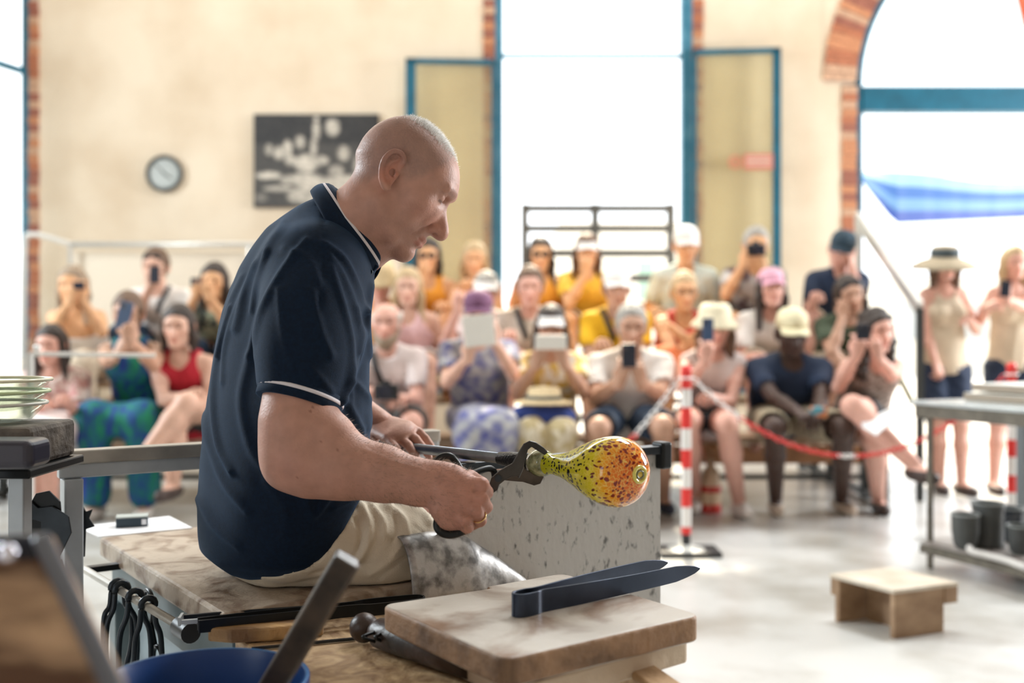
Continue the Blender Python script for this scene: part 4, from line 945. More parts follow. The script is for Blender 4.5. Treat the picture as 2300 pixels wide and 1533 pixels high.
# left shoulder and sleeve on the far side
fs.chain([P(640, 640, 1.98), P(720, 790, 2.08)], [.06, .07], k=.04)
Vs, Qs = fs.mesh(); Vs = vsmooth(Vs, Qs, 3); Ns = vnormals(Vs, Qs)
folds = [([(640, 500), (600, 560), (560, 640), (530, 740)], .004, 9), ([(690, 540), (640, 600), (590, 690), (560, 800)], .004, 8), ([(545, 620), (510, 700), (490, 800)], .0035, 7),
 ([(520, 690), (488, 800), (478, 900), (490, 1000), (520, 1060)], .005, 7), ([(600, 560), (575, 650), (566, 700)], .003, 6), ([(575, 590), (535, 680), (505, 780), (500, 860)], .003, 6),
 ([(455, 930), (470, 1000), (500, 1080), (560, 1150)], .004, 10), ([(725, 545), (770, 580), (800, 640), (820, 700)], .004, 7), ([(735, 565), (770, 620), (800, 700), (806, 790)], .0025, 7),
 ([(727, 470), (727, 560), (726, 620), (716, 700)], -.0022, 4), ([(745, 600), (775, 700), (790, 790), (775, 870), (760, 910)], .0035, 7), ([(800, 690), (812, 760), (800, 820), (768, 905)], .003, 6),
 ([(690, 820), (720, 850), (745, 880)], .003, 6), ([(625, 650), (640, 760), (660, 830)], .0025, 10), ([(700, 650), (720, 740), (745, 800)], .003, 9), ([(826, 700), (812, 780), (790, 860), (790, 900)], .0025, 6),
 ([(835, 640), (825, 720), (830, 800)], .004, 6), ([(690, 1110), (705, 1160), (745, 1110), (770, 1090)], .004, 6), ([(600, 1080), (640, 1140), (640, 1200)], .003, 12), ([(445, 1120), (480, 1180), (540, 1230)], .004, 9), ([(750, 1140), (790, 1120), (805, 1105)], .0035, 6),
 ([(560, 800), (540, 900), (560, 1000), (600, 1060)], .0035, 12), ([(640, 560), (690, 580), (720, 640)], .003, 10), ([(780, 900), (810, 960), (815, 1000)], .004, 8), ([(800, 860), (830, 900), (825, 960)], .004, 7)]
for pts, amp, w in folds:
    Vs = ridge(Vs, Ns, pts, amp*1.35, w*.85)
Vs = Vs+Ns*(.0022*noise3(Vs*A(1, 1, .45), 26, 11))[:, None]
Vs = vsmooth(Vs, Qs, 1)
shirt = field_obj('polo_shirt', (Vs, Qs), m_navy, man)
# sleeve hem with its white line
def ring_on(c, ax, up, a, b, n=40, a0=0, a1=2*math.pi):
    ax = unit(ax); p = unit(np.cross(ax, up)); q = np.cross(ax, p); return [c+p*a*math.cos(t)+q*b*math.sin(t) for t in np.linspace(a0, a1, n)]
arx = -arm_axis
m_whitet = mat('white_trim', (.70, .66, .70), .8, bump=.2, bs=500)
def tube_band(c, ax, r, hgt, m, name, parent, thick=.0035, ex=1.0, tilt=A(0, 0, 0)):
    ax = unit(ax+tilt); p = unit(np.cross(ax, A(0, 1, 0))); q = np.cross(ax, p); R = np.stack([p*ex, q, ax], 1)
    return MB().lathe([(r-thick, -hgt/2), (r, -hgt/2), (r+.0006, 0), (r, hgt/2), (r-thick, hgt/2)], c, R, 56).build(name, m, parent, True)
tl = A(-.12, .0, .06)*0
hemc = hc_+arx*.004
tube_band(hemc, arx, .0690, .026, m_navy, 'sleeve_hem', shirt)
tube_band(hemc+arx*.003, arx, .0702, .0058, m_whitet, 'sleeve_stripe', shirt, .002)
# collar: a folded band around the neck, open at the throat
fc = Field(P(690, 640, 1.95)-A(.03, .25, .02), P(870, 390, 1.70)+A(.03, .2, .03), .003)
CU = [A(747, 421), A(785, 462), A(820, 512), A(856, 568)]       # upper edge seen from the side
CL = [A(722, 470), A(742, 520), A(775, 575), A(822, 622)]
def collar_surface(nu=60, nv=10):
    """collar as a ring: angle 0 at nape, +-: to the throat"""
    axis_c = [P(800, 480, 1.82), P(790, 520, 1.83)]
    cu = (P(733, 424, 1.84)+P(858, 574, 1.80))/2; mj = (P(858, 574, 1.80)-P(733, 424, 1.84))/2
    side = A(0, -1, 0)*.064; V = []
    nrm = unit(np.cross(mj, side)); nrm = nrm if nrm[2] > 0 else -nrm
    for i in range(nu+1):
        t = -2.93+5.86*i/nu; top = cu-mj*math.cos(t)+side*math.sin(t)+nrm*(.010*math.sin(abs(t))+.010*max(0, math.cos(t)))
        out = unit(-mj*math.cos(t)/np.linalg.norm(mj)+unit(side)*math.sin(t))
        w_ = .032+.018*abs(math.sin(t*.5)); bot = top-nrm*w_+out*(.011+.009*abs(math.sin(t)))
        if abs(t) > 2.3: bot = bot+A(.004, 0, -.010)*(abs(t)-2.3)/.6
        for j in range(nv+1):
            f_ = j/nv; pnt = top*(1-f_)+bot*f_+out*.006*math.sin(f_*math.pi)-(out*.004 if j == 0 else 0); V.append(pnt)
    return np.array(V), nu, nv
CVs, nu, nv = collar_surface()
Qc = np.array([(i*(nv+1)+j, (i+1)*(nv+1)+j, (i+1)*(nv+1)+j+1, i*(nv+1)+j+1) for i in range(nu) for j in range(nv)])
o = field_obj('collar', (CVs, Qc), m_navy, shirt); so = o.modifiers.new('thick', 'SOLIDIFY'); so.thickness = .0035; so.offset = 0
st = []
G = CVs.reshape(nu+1, nv+1, 3)
cen = G[:, 0].mean(0)
Vt = []
for i in range(nu+1):
    for f_ in (.20, .245, .29):
        k_ = f_*nv; j = int(k_); p_ = G[i, j]*(1-(k_-j))+G[i, j+1]*(k_-j); ov = p_-cen; ov = unit(ov); Vt.append(p_+ov*.0026)
Qt = np.array([(i*3+j, (i+1)*3+j, (i+1)*3+j+1, i*3+j+1) for i in range(nu) for j in range(2)])
o = field_obj('collar_stripe', (np.array(Vt), Qt), m_whitet, shirt); so = o.modifiers.new('thick', 'SOLIDIFY'); so.thickness = .001; so.offset = 0
# placket corner with its button
MB().prism([P(800, 560, 1.765), P(852, 598, 1.770), P(836, 612, 1.770), P(826, 640, 1.765), P(780, 620, 1.765)], (0, .010, 0)).build('placket', m_navy, shirt, bevel=.003)
MB().torus(P(831, 610, 1.758), .0042, .0012, rot((1, 0, 0), math.pi/2), 16, 6).lathe([(.0035, -.001), (.0001, -.001)], P(831, 610, 1.758), rot((1, 0, 0), math.pi/2), 12).build('button', mat('button_navy', (.05, .08, .12), .25), shirt, True)

# shorts
m_beige = mat('beige_twill', (.52, .45, .34), .85, col2=(.70, .62, .49), vs=10, thr=(.25, .75), bump=.2, bs=400, sheen=.2)
ft = Field(A(-.72, 1.55, .58), A(.05, 2.35, .86), .005)
def torso_g(x, y, z, zg):
    c0 = np.interp(zg, zz, cc); h0 = np.interp(zg, zz, hw); ratio = np.interp(zg, [.6, .8, 1.0, 1.15, 1.25, 1.33], [.80, .66, .60, .62, .75, .9]); a_ = h0/np.sqrt((.585)**2+(ratio*.811)**2); b_ = a_*ratio
    X = x-c0[None, None, :]; Yy = y-1.865+0*x; u = (X*e2[0]+Yy*e2[1])/a_[None, None, :]; v = (X*e1[0]+Yy*e1[1])/b_[None, None, :]
    return ((np.abs(u)**2.2+np.abs(v)**2.2)**(1/2.2)-1)*np.minimum(a_, b_)[None, None, :]*.9
xt, yt, zt3 = ft.grid((slice(None),)*3); gt_ = torso_g(xt, yt, zt3, ft.ax[2]); ft.a = np.maximum(gt_+.010, zt3-.80).astype(np.float32)
ft.chain([A(-.40, 1.80, .70), P(850, 1225, 1.855), P(955, 1232, 1.89)], [.092, .080, .064], k=.03)
ft.chain([A(-.44, 1.99, .70), lkn-A(.08, .05, 0)], [.095, .072], k=.03)
pyt = HY-(zt3-ZC)/yt*F+0*xt; pxt = CX+xt/yt*F+0*zt3; hmt = np.interp(pxt, [400, 440, 480, 520, 560, 620, 690, 730, 770, 805, 840], [1215, 1238, 1266, 1290, 1300, 1299, 1279, 1246, 1192, 1128, 1060])
ft.a = np.where((pyt < hmt-6) & (pxt < 806), np.maximum(ft.a, gt_+.010), ft.a).astype(np.float32)
ft.cut(P(972, 1235, 1.9), unit(A(.95, .2, -.12))); ft.cut(A(0, 0, .6115), A(0, 0, -1))
ft.cone(P(945, 1232, 1.885), P(1000, 1235, 1.92), .057, .058, k=.003, op='-')
Vt, Qt = ft.mesh(); Vt = vsmooth(Vt, Qt, 3); Nt = vnormals(Vt, Qt)
for pts, amp, w in [([(810, 1135), (830, 1180), (822, 1230), (800, 1260)], .006, 8), ([(830, 1130), (860, 1170), (865, 1200)], .005, 7), ([(870, 1135), (905, 1165), (915, 1200)], .005, 7), ([(900, 1130), (945, 1150), (965, 1175)], .006, 7), ([(800, 1165), (812, 1200), (800, 1250), (770, 1280)], -.005, 5),
  ([(930, 1180), (975, 1215)], -.002, 2.5), ([(905, 1220), (870, 1265), (830, 1290)], .003, 5), ([(950, 1200), (900, 1260), (850, 1300)], -.002, 3), ([(700, 1290), (760, 1275), (830, 1268)], -.003, 4), ([(560, 1300), (640, 1315), (720, 1300)], -.003, 5), ([(940, 1240), (930, 1290)], .003, 7), ([(885, 1140), (890, 1190), (880, 1220)], -.004, 4)]:
    Vt = ridge(Vt, Nt, pts, amp*1.4, w)
shorts = field_obj('shorts', (vsmooth(Vt, Qt, 1), Qt), m_beige, man)
# wedding ring
_fd = unit(fg[2][0][2]-fg[2][0][1]); _fx = unit(np.cross(_fd, A(0, 1, 0))); MB().torus(fg[2][0][1]*.45+fg[2][0][2]*.55, .0112, .0014, np.stack([_fx, np.cross(_fd, _fx), _fd], 1), 24, 6).build('finger_ring', mat('gold', (.8, .55, .25), .2, 1), man, True)

# ---------------------------------------------------------------- glass, pipe and shears
gax = unit(A(.66, -.75, .015)); gc = P(1376, 1058, 1.585); rS = .0545
# profile along the axis from the pipe end (t<0) to the far pole
pr_ = [(-.148, .0185), (-.135, .0165), (-.120, .0180), (-.10, .0225), (-.075, .0315), (-.05, .0415), (-.025, .0500), (0, .0545), (.02, .0530), (.034, .0465), (.045, .036), (.052, .024), (.0555, .012), (.0565, .0001)]
ppts = spline([A(a, b) for a, b in pr_], 5)
gp = unit(np.cross(gax, UZ)); gq = np.cross(gax, gp); RG = np.stack([gp, gq, gax], 1)
m_g = bpy.data.materials.new('speckled_glass'); m_g.use_nodes = True; nt = m_g.node_tree; N = nt.nodes; L = nt.links; b = N['Principled BSDF']
b.inputs['Roughness'].default_value = .06; b.inputs['Coat Weight'].default_value = .3; b.inputs['Coat Roughness'].default_value = .02; b.inputs['Subsurface Weight'].default_value = .0
tc = N.new('ShaderNodeTexCoord'); ge = N.new('ShaderNodeAttribute'); ge.attribute_name = 'Col'; se = N.new('ShaderNodeSeparateColor'); L.new(ge.outputs['Color'], se.inputs[0])
# coordinates: x = angle*r, y = stretched axis; kept as a vector attribute 'gv'
gv = N.new('ShaderNodeAttribute'); gv.attribute_name = 'gv'
cr = N.new('ShaderNodeValToRGB'); L.new(se.outputs[0], cr.inputs[0]); e = cr.color_ramp.elements
e[0].position = 0; e[0].color = (.50, .52, .015, 1); e[1].position = .55; e[1].color = (.72, .60, .03, 1)
q = e.new(.74); q.color = (.88, .36, .012, 1); q = e.new(.93); q.color = (.75, .13, .008, 1); q = e.new(1.0); q.color = (.60, .42, .04, 1)
wn = N.new('ShaderNodeTexNoise'); wn.inputs['Scale'].default_value = 55; L.new(gv.outputs['Vector'], wn.inputs['Vector']); wv = N.new('ShaderNodeVectorMath'); wv.operation = 'MULTIPLY_ADD'; L.new(wn.outputs['Color'], wv.inputs[0]); wv.inputs[1].default_value = (.014,)*3; L.new(gv.outputs['Vector'], wv.inputs[2])
def vor(scale, feat='F1'):
    v = N.new('ShaderNodeTexVoronoi'); v.feature = feat; v.inputs['Scale'].default_value = scale; L.new(wv.outputs['Vector'], v.inputs['Vector']); return v
v1 = vor(175, 'DISTANCE_TO_EDGE'); r1_ = N.new('ShaderNodeValToRGB'); r1_.color_ramp.elements[0].position = .02; r1_.color_ramp.elements[1].position = .07; r1_.color_ramp.elements[0].color = (1,)*4; r1_.color_ramp.elements[1].color = (0, 0, 0, 1)
L.new(v1.outputs['Distance'], r1_.inputs[0])
mfac = N.new('ShaderNodeMath'); mfac.operation = 'MULTIPLY'; L.new(r1_.outputs[0], mfac.inputs[0]); mr = N.new('ShaderNodeMapRange'); mr.inputs[1].default_value = .1; mr.inputs[2].default_value = .7; mr.inputs[4].default_value = .75; L.new(se.outputs[0], mr.inputs[0]); L.new(mr.outputs[0], mfac.inputs[1])
mx1 = N.new('ShaderNodeMix'); mx1.data_type = 'RGBA'; L.new(mfac.outputs[0], mx1.inputs[0]); L.new(cr.outputs[0], mx1.inputs[6]); mx1.inputs[7].default_value = (.94, .74, .16, 1)
v2 = vor(155); n2 = N.new('ShaderNodeTexNoise'); n2.inputs['Scale'].default_value = 30; L.new(gv.outputs['Vector'], n2.inputs['Vector'])
th = N.new('ShaderNodeMath'); th.operation = 'MULTIPLY'; L.new(n2.outputs['Fac'], th.inputs[0]); th.inputs[1].default_value = .78
sb = N.new('ShaderNodeMath'); sb.operation = 'LESS_THAN'; L.new(v2.outputs['Distance'], sb.inputs[0]); L.new(th.outputs[0], sb.inputs[1])
# only some cells carry a chip
sc_ = N.new('ShaderNodeSeparateColor'); L.new(v2.outputs['Color'], sc_.inputs[0]); gt = N.new('ShaderNodeMath'); gt.operation = 'GREATER_THAN'; L.new(sc_.outputs[0], gt.inputs[0]); gt.inputs[1].default_value = .22
ml = N.new('ShaderNodeMath'); ml.operation = 'MULTIPLY'; L.new(sb.outputs[0], ml.inputs[0]); L.new(gt.outputs[0], ml.inputs[1])
kc = N.new('ShaderNodeMath'); kc.operation = 'MULTIPLY'; L.new(ml.outputs[0], kc.inputs[0]); L.new(se.outputs[1], kc.inputs[1])
dk = N.new('ShaderNodeValToRGB'); L.new(se.outputs[0], dk.inputs[0]); dk.color_ramp.elements[0].color = (.008, .010, .008, 1); dk.color_ramp.elements[0].position = .40; dk.color_ramp.elements[1].color = (.22, .012, .006, 1); dk.color_ramp.elements[1].position = .70
mx2 = N.new('ShaderNodeMix'); mx2.data_type = 'RGBA'; L.new(kc.outputs[0], mx2.inputs[0]); L.new(mx1.outputs[2], mx2.inputs[6]); L.new(dk.outputs[0], mx2.inputs[7])
L.new(mx2.outputs[2], b.inputs['Base Color'])
nseg = 96; V = []; CC = []; GV = []; acc_s = 0; prev = None
for a_, r_ in ppts:
    if prev is not None:
        acc_s += math.hypot(a_-prev[0], r_-prev[1])/max(.30+.70*min(1, r_/.045), .3) if a_ < 0 else math.hypot(a_-prev[0], r_-prev[1])
    prev = (a_, r_)
    for k in range(nseg):
        g_ = 2*math.pi*k/nseg; V.append(gc+RG@A(r_*math.cos(g_), r_*math.sin(g_), a_)); 
        CC.append(np.interp(a_, [-.13, -.04, .0, .025, .040, .0545, .0562], [0, .30, .50, .72, .88, .93, 1.0]))
        if a_ < .03: rr = max(r_, .022); GV.append((rr*math.cos(g_), rr*math.sin(g_), acc_s*.62))
        else: GV.append((r_*math.cos(g_), r_*math.sin(g_), acc_s*.62))
n_ = len(ppts); Q = np.array([(i*nseg+k, i*nseg+(k+1) % nseg, (i+1)*nseg+(k+1) % nseg, (i+1)*nseg+k) for i in range(n_-1) for k in range(nseg)])
ves = thing('glass_vase', 'hot yellow blown-glass vase with orange end and dark speckles, held by the shears', 'glass', gc+A(0, 0, -rS))
ccol = np.stack([np.array(CC), np.where(np.array(CC) > .945, 0, 1), np.zeros(len(CC))], 1)
ob = field_obj('glass_body', (np.array(V), Q), m_g, ves, ccol)
at = ob.data.attributes.new('gv', 'FLOAT_VECTOR', 'POINT'); at.data.foreach_set('vector', np.array(GV, np.float32).ravel())
pol = gc+gax*.0562
MB().torus(pol-gax*.0008, .0115, .0030, RG, 36, 8, 1.1).build('pontil_ring', mat('pontil_yellow', (.70, .62, .12), .08, coat=1), ves, True)
MB().torus(pol+gax*.0002, .0062, .0016, RG, 7, 5, 1.25).build('pontil_mark', mat('pontil_dark', (.10, .11, .05), .1, coat=1), ves, True)
pipe = thing('blowpipe', 'long steel blowpipe carrying the glass, resting on the bench rails under his left hand', 'blowpipe', gc-gax*.5)
h0_ = gc-gax*.147
MB().lathe([(.0001, -.038), (.012, -.038), (.0215, -.030), (.0235, -.018), (.0215, -.006), (.019, .002)], h0_, RG, 32).build('gather', mat('olive_glass', (.12, .13, .05), .15, col2=(.50, .52, .30), vs=60, thr=(.4, .65), coat=1), ves, True)
MB().tube([h0_-gax*.02, h0_-gax*.09, h0_-gax*.12], [.0150, .0135, .0115], 20).build('pipe_head', mat('pipe_black', (.015, .017, .02), .35, .6, var=.4, vs=60, bump=.4, bs=200), pipe, True)
MB().tube([h0_-gax*.11, h0_-gax*.95], [.0095, .0095], 16).build('pipe_shaft', mat('pipe_steel', (.20, .22, .25), .35, .8, var=.3, vs=15), pipe, True)
# diamond shears
shr_ = thing('diamond_shears', 'black iron diamond shears gripping the neck of the glass, held in his right hand', 'shears', P(1118, 1073, 1.655))
def pq(x, y, Y=1.655): return P(x, y, Y)
b1 = [(1098, 1090), (1104, 1072), (1122, 1056), (1150, 1040), (1166, 1012), (1176, 996), (1190, 989), (1204, 993), (1222, 1005), (1231, 1015), (1224, 1022), (1204, 1010), (1194, 1003), (1186, 1010), (1180, 1030), (1176, 1052), (1166, 1074), (1160, 1070), (1150, 1070), (1134, 1078), (1122, 1088), (1118, 1100), (1106, 1108), (1098, 1108)]
MB().prism([pq(x, y, 1.640) for x, y in b1], (0, .0045, 0)).build('jaw', mat('iron_jaw', (.035, .034, .033), .38, .7, col2=(.08, .075, .07), vs=25), shr_, bevel=.0016, seg=2)
b2 = [(1108, 1064), (1130, 1078), (1150, 1080), (1175, 1082), (1200, 1090), (1214, 1086), (1222, 1070), (1214, 1060), (1196, 1062), (1180, 1054), (1168, 1030), (1160, 1030), (1166, 1056), (1150, 1058), (1128, 1060)]
MB().prism([pq(x, y, 1.700) for x, y in b2], (0, .0045, 0)).build('jaw', mat('rusty_jaw', (.06, .048, .04), .5, .5, col2=(.14, .115, .095), vs=20), shr_, bevel=.0012)
MB().tube([pq(1119, 1074, 1.634), pq(1119, 1074, 1.705)], .0058, 14).build('pivot_bolt', m_steel, shr_, 'auto')
MB().tube(spline([pq(1104, 1098, 1.645), pq(1090, 1112, 1.62), pq(1070, 1135, 1.60), pq(1050, 1155, 1.59)], 4), .0055, 10, flat=(UZ, 1)).build('shank', m_black, shr_, True)
MB().tube(spline([pq(1112, 1072, 1.70), pq(1108, 1056, 1.70), pq(1094, 1052, 1.69), pq(1062, 1063, 1.67), pq(1030, 1075, 1.66)], 4), .0055, 10).build('shank', m_black, shr_, True)
lp = [pq(1068, 1140, 1.590), pq(1064, 1168, 1.578), pq(1046, 1188, 1.572), pq(1018, 1199, 1.568), pq(996, 1197, 1.568), pq(983, 1184, 1.570), pq(984, 1166, 1.575), pq(998, 1150, 1.585), pq(1018, 1140, 1.600)]
MB().tube(spline(lp, 6), .0066, 12).build('ring_handle', m_black, shr_, True)
lp2 = [pq(1050, 1062, 1.67), pq(1034, 1052, 1.665), pq(1024, 1036, 1.66), pq(1010, 1024, 1.655), pq(992, 1026, 1.655), pq(972, 1042, 1.655), pq(965, 1060, 1.655)]
MB().tube(spline(lp2, 5), .0058, 12).build('ring_handle', m_black, shr_, True)
# ================================================================ THE AUDIENCE
m_plank = mat('plank_wood', (.30, .19, .11), .6, col2=(.50, .36, .24), vs=6, stretch=(.2, 2, 2), bump=.2, bs=30)
m_frame = mat('stand_frame', (.045, .05, .05), .5, .3)
stand = thing('bleacher_stand', 'three-step wooden bleacher on dark metal frames that the audience sits on', 'bleacher', (0, 7.1, 0))
TIERS = [(.42, 6.20, 6.62), (.72, 6.92, 7.34), (1.0, 7.62, 8.04)]
for x0, x1 in ((-3.35, -1.55), (-1.50, .45), (.50, 2.34)):
    for zt_, y0, y1 in TIERS:
        for k in range(2):
            yy = y0+(y1-y0)*k/2; MB().bb((x0, yy, zt_-.035), (x1, yy+(y1-y0)/2-.012, zt_)).build('plank', m_plank, stand, bevel=.004)
        if zt_ > .5:
            yf = y0-.30
            for k in range(2): MB().bb((x0, yf+k*.14, zt_-.42-.03), (x1, yf+k*.14+.128, zt_-.42)).build('foot_plank', m_plank, stand, bevel=.004)
    for xx in (x0+.06, x1-.10):
        for zt_, y0, y1 in TIERS:
            for yy in (y0+.02, y1-.07): MB().bb((xx, yy, 0), (xx+.05, yy+.05, zt_-.036)).build('leg', m_frame, stand)
        MB().bb((xx, 6.25, .02), (xx+.05, 8.0, .06)).build('base_rail', m_frame, stand)
    MB().bb((x0, 6.52, .125), (x1, 6.55, .155)).build('cross_bar', m_frame, stand)
    MB().bb((x0, 6.56, .22), (x1, 6.585, .34)).build('riser_board', mat('orange_board', (.50, .26, .13), .6, var=.2, vs=8), stand)

_HC = {}
def head_tpl(fem):
    if fem not in _HC: _HC[fem] = head_mesh(.0062, fem)
    return _HC[fem]
_HAND = {}
def hand_tpl(curl):
    if curl not in _HAND: _HAND[curl] = hand_mesh(curl, .0062, thumb=.5 if curl < .8 else .8)
    return _HAND[curl]
_HAIR = {}
def hair_tpl(style):
    if style in _HAIR: return _HAIR[style]
    lo = -.16 if style in ('short', 'bun', 'crop', 'fringe', 'grey') else -.36
    f = Field((-.17, -.15, lo), (.14, .15, .17), .0075)
    up = .010 if style == 'crop' else .018
    f.ell((-.010, 0, .032), (.094+up*.6, .079+up*.6, .092+up), k=0)
    if style == 'fringe':
        f.ell((.0, 0, .085), (.12, .10, .055), k=.01, op='-')
    f.ell((-.035, 0, -.015), (.072, .071, .075), k=.02)
    if style in ('long', 'curly', 'tied', 'bob'):
        L_ = {'long': 1.0, 'curly': 1.05, 'bob': .45, 'tied': .2}[style]; w = {'long': .026, 'curly': .042, 'bob': .034, 'tied': .02}[style]
        for s in (1, -1): f.chain([(.035, s*.062, .075), (.020, s*.080, .015), (.012, s*.084, -.06), (.022, s*.088, -.10-.16*L_)], [.016, .018, w, w*.8], k=.02)
        f.chain([(-.06, 0, .02), (-.065, 0, -.08), (-.055, 0, -.10-.16*L_)], [.055, .055, .045], k=.03, flat=((0, 1, 0), 1.6))
    if style in ('bun', 'tied'): f.ell((-.10, 0, .09 if style == 'bun' else .02), (.035,)*3, k=.015)
    f.ell((.118, 0, -.045), (.080, .068, .088), k=.015, op='-'); f.ell((.10, 0, .028), (.050, .056, .052), k=.012, op='-')
    V, Q = f.mesh(); V = vsmooth(V, Q, 1); N = vnormals(V, Q)
    am = {'curly': .009, 'crop': .0012, 'short': .004, 'grey': .0035}.get(style, .003); sc = {'curly': 75, 'short': 90, 'grey': 90}.get(style, 60)
    V = V+N*(am*noise3(V*A(1, 1, .35 if style in ('long', 'bob', 'tied') else 1), sc, 4))[:, None]
    _HAIR[style] = (V, Q); return _HAIR[style]
def ik(S, Wp, l1, l2, pole):
    d = Wp-S; L = np.linalg.norm(d); mx = (l1+l2)*.985
    if L > mx: Wp = S+d/L*mx; d = Wp-S; L = mx
    a = (l1*l1-l2*l2+L*L)/(2*L); h = math.sqrt(max(l1*l1-a*a, 1e-6)); u = d/L; p = unit(np.asarray(pole)-u*np.dot(pole, u)); return S+u*a+p*h, Wp
SK = {'fair': (.66, .40, .30), 'tan': (.50, .29, .20), 'brown': (.30, .16, .10), 'dark': (.060, .032, .024), 'pink': (.68, .38, .30), 'orange': (.68, .38, .20)}  # 'orange' puts the warm sunlit glow into the skin colour
SKM = {k: skin('audience_'+k, v) for k, v in SK.items()}
HR = {'blond': (.50, .36, .20), 'dark': (.030, .018, .013), 'brown': (.13, .07, .040), 'grey': (.34, .32, .29), 'white': (.68, .65, .60), 'ash': (.30, .22, .15)}
HRM = {k: mat('hair_'+k, v, .5, var=.35, vs=60, stretch=(2, 2, .3), bump=.4, bs=120) for k, v in HR.items()}
def cloth(c, pat=None, **k):
    nm = 'cloth_'+'_'.join('%03d' % int(v*999) for v in c)+(pat[0] if pat else '')
    if pat is None: return mat(nm, c, .85, var=.12, vs=9, bump=.25, bs=25)
    n, c2, sc = pat[:3]; return mat(nm, c, .85, col2=c2, vs=sc, thr=(.46, .54) if n != 'soft' else (.35, .65), stretch=pat[3] if len(pat) > 3 else None, bump=.2, bs=25, detail=2)
eye_m = mat('eye_dark', (.03, .02, .02), .2); brow_m = mat('brow_hair', (.07, .04, .03), .8)
def Rcols(x, z):
    x = unit(x); y = unit(np.cross(z, x)); z = np.cross(x, y); return np.stack([x, y, z], 1)
PERS = []
def person(hp, Y, seat, label, sk='fair', fem=1, hair=('long', 'brown'), top=None, bottom=None, sleeve='tee', hands=None, yaw=0., hyaw=0., hpitch=.12, htilt=0., lean=(0, .29), legs='sit', knees=None, feet=None, size=1.0, hat=None, specs=None, shoe=None, neckline=1, curl=(.9, .9), dress=0, wide=1.0, beard=None, stand_z=None, floor=0.0, handdir=None, strap=None):
    Hc = P(hp[0], hp[1], Y); s = size*(1.05 if legs == 'sit' else 1.0); Fw = A(math.sin(yaw), -math.cos(yaw), 0); Rt = A(-Fw[1], Fw[0], 0)*-1   # Rt: towards image left (the person's right hand)
    Rt = A(-math.cos(yaw), -math.sin(yaw), 0)
    standing = legs == 'stand'
    hip = A(Hc[0]+lean[0], Y+lean[1], (seat+.118) if not standing else stand_z)
    nb = Hc+A(0, .037, -.150*s); t = thing('person', label, 'person', A(hip[0], hip[1], floor if standing else seat), 'audience')
    ax = unit(nb-hip); L = np.linalg.norm(nb-hip)
    W_ = (.148 if fem else .165)*s*wide; sh = {1: nb+Rt*W_-ax*.068+Fw*.01, -1: nb-Rt*W_-ax*.068+Fw*.01}
    hw = .085*s; hj = {1: hip+Rt*hw, -1: hip-Rt*hw}
    # arms
    arms = {}
    for i, sd_ in enumerate((1, -1)):
        tgt = hands[i] if hands and hands[i] is not None else None
        if tgt is None: Wp = hip+Rt*sd_*.12+Fw*.34+A(0, 0, .09) if not standing else hip+Rt*sd_*.24+A(0, -.02, -.05)
        else: Wp = P(tgt[0], tgt[1], Y+tgt[2])
        el_, Wp = ik(sh[sd_], Wp, .275*s, .25*s, Rt*sd_*(.5 if Wp[2] > hip[2]+.25 else .15)+A(0, .15, -1)); arms[sd_] = (sh[sd_], el_, Wp)
    lg = {}
    for i, sd_ in enumerate((1, -1)):
        h = hj[sd_]
        if standing:
            ft_ = feet[i] if feet else None; F_ = A(h[0]+.02*sd_*Rt[0], h[1]-.02, floor+.07) if ft_ is None else PZ(ft_[0], ft_[1], floor)+A(0, 0, .07)
            K_ = (h+F_)/2+Fw*.03
        else:
            K_ = h+Fw*.42*s+Rt*sd_*(.05 if fem else .10)+A(0, 0, .03)
            if knees and knees[i]: K_ = P(knees[i][0], knees[i][1], Y+knees[i][2])
            F_ = A(K_[0], K_[1]+.03, floor+.075)+Rt*sd_*.0
            if feet and feet[i]: F_ = P(feet[i][0], feet[i][1], Y+feet[i][2]) if len(feet[i]) > 2 else PZ(feet[i][0], feet[i][1], floor)+A(0, 0, .075)
        lg[sd_] = (h, K_, F_)
    allp = [Hc, hip, nb]+[q for v in arms.values() for q in v]+[q for v in lg.values() for q in v]; lo = np.min(allp, 0)-.19; hi = np.max(allp, 0)+.19; lo[2] = max(lo[2], floor-.0+.002)
    lo[2] = min(lo[2], floor)
    H_ = .0121
    def torso(f, g=0., upto=1.0, kk=.05):
        w = (.125 if fem else .135)*s*wide
        f.chain([hip+A(0, 0, -.01), hip+ax*L*.38, hip+ax*L*.72, nb-ax*.07], [(.118+.006*fem)*s+g, (.098 if fem else .112)*s*wide+g, (.112 if fem else .122)*s*wide+g, .070*s+g], k=kk, flat=(Rt, 1.28))
        if fem:
            for sd_ in (1, -1): f.ell(hip+ax*L*.66+Rt*sd_*.062*s+Fw*.085, (.055+g*.6,)*3, k=.04)
        for sd_ in (1, -1): f.cone(nb-ax*.03, sh[sd_]-Rt*sd_*.02, .055+g, .050+g, k=.04)
    f = Field(lo, hi, H_); torso(f)
    f.chain([Hc+A(0, .03, -.05), nb-A(0, 0, .02)], [.050-.006*fem, .054-.006*fem], k=.03)
    for sd_ in (1, -1):
        S_, E_, W2 = arms[sd_]; a = .046*s-.006*fem
        f.chain([S_, (S_+E_)/2, E_, E_+(W2-E_)*.35, W2], [a*1.08, a*.98, a*.82, a*.86, a*.56], k=.02)
        h, K_, F_ = lg[sd_]; q = .078*s
        f.chain([h, (h+K_)/2, K_, K_+(F_-K_)*.35, F_], [q*1.08, q*.98, q*.72, q*.70, q*.46], k=.025)
        fd = unit(A(Fw[0]+Rt[0]*sd_*.15, Fw[1], 0)); f.chain([F_-fd*.03-A(0, 0, .035), F_+fd*.05-A(0, 0, .035), F_+fd*.13-A(0, 0, .048)], [.034, .036, .026], k=.02)
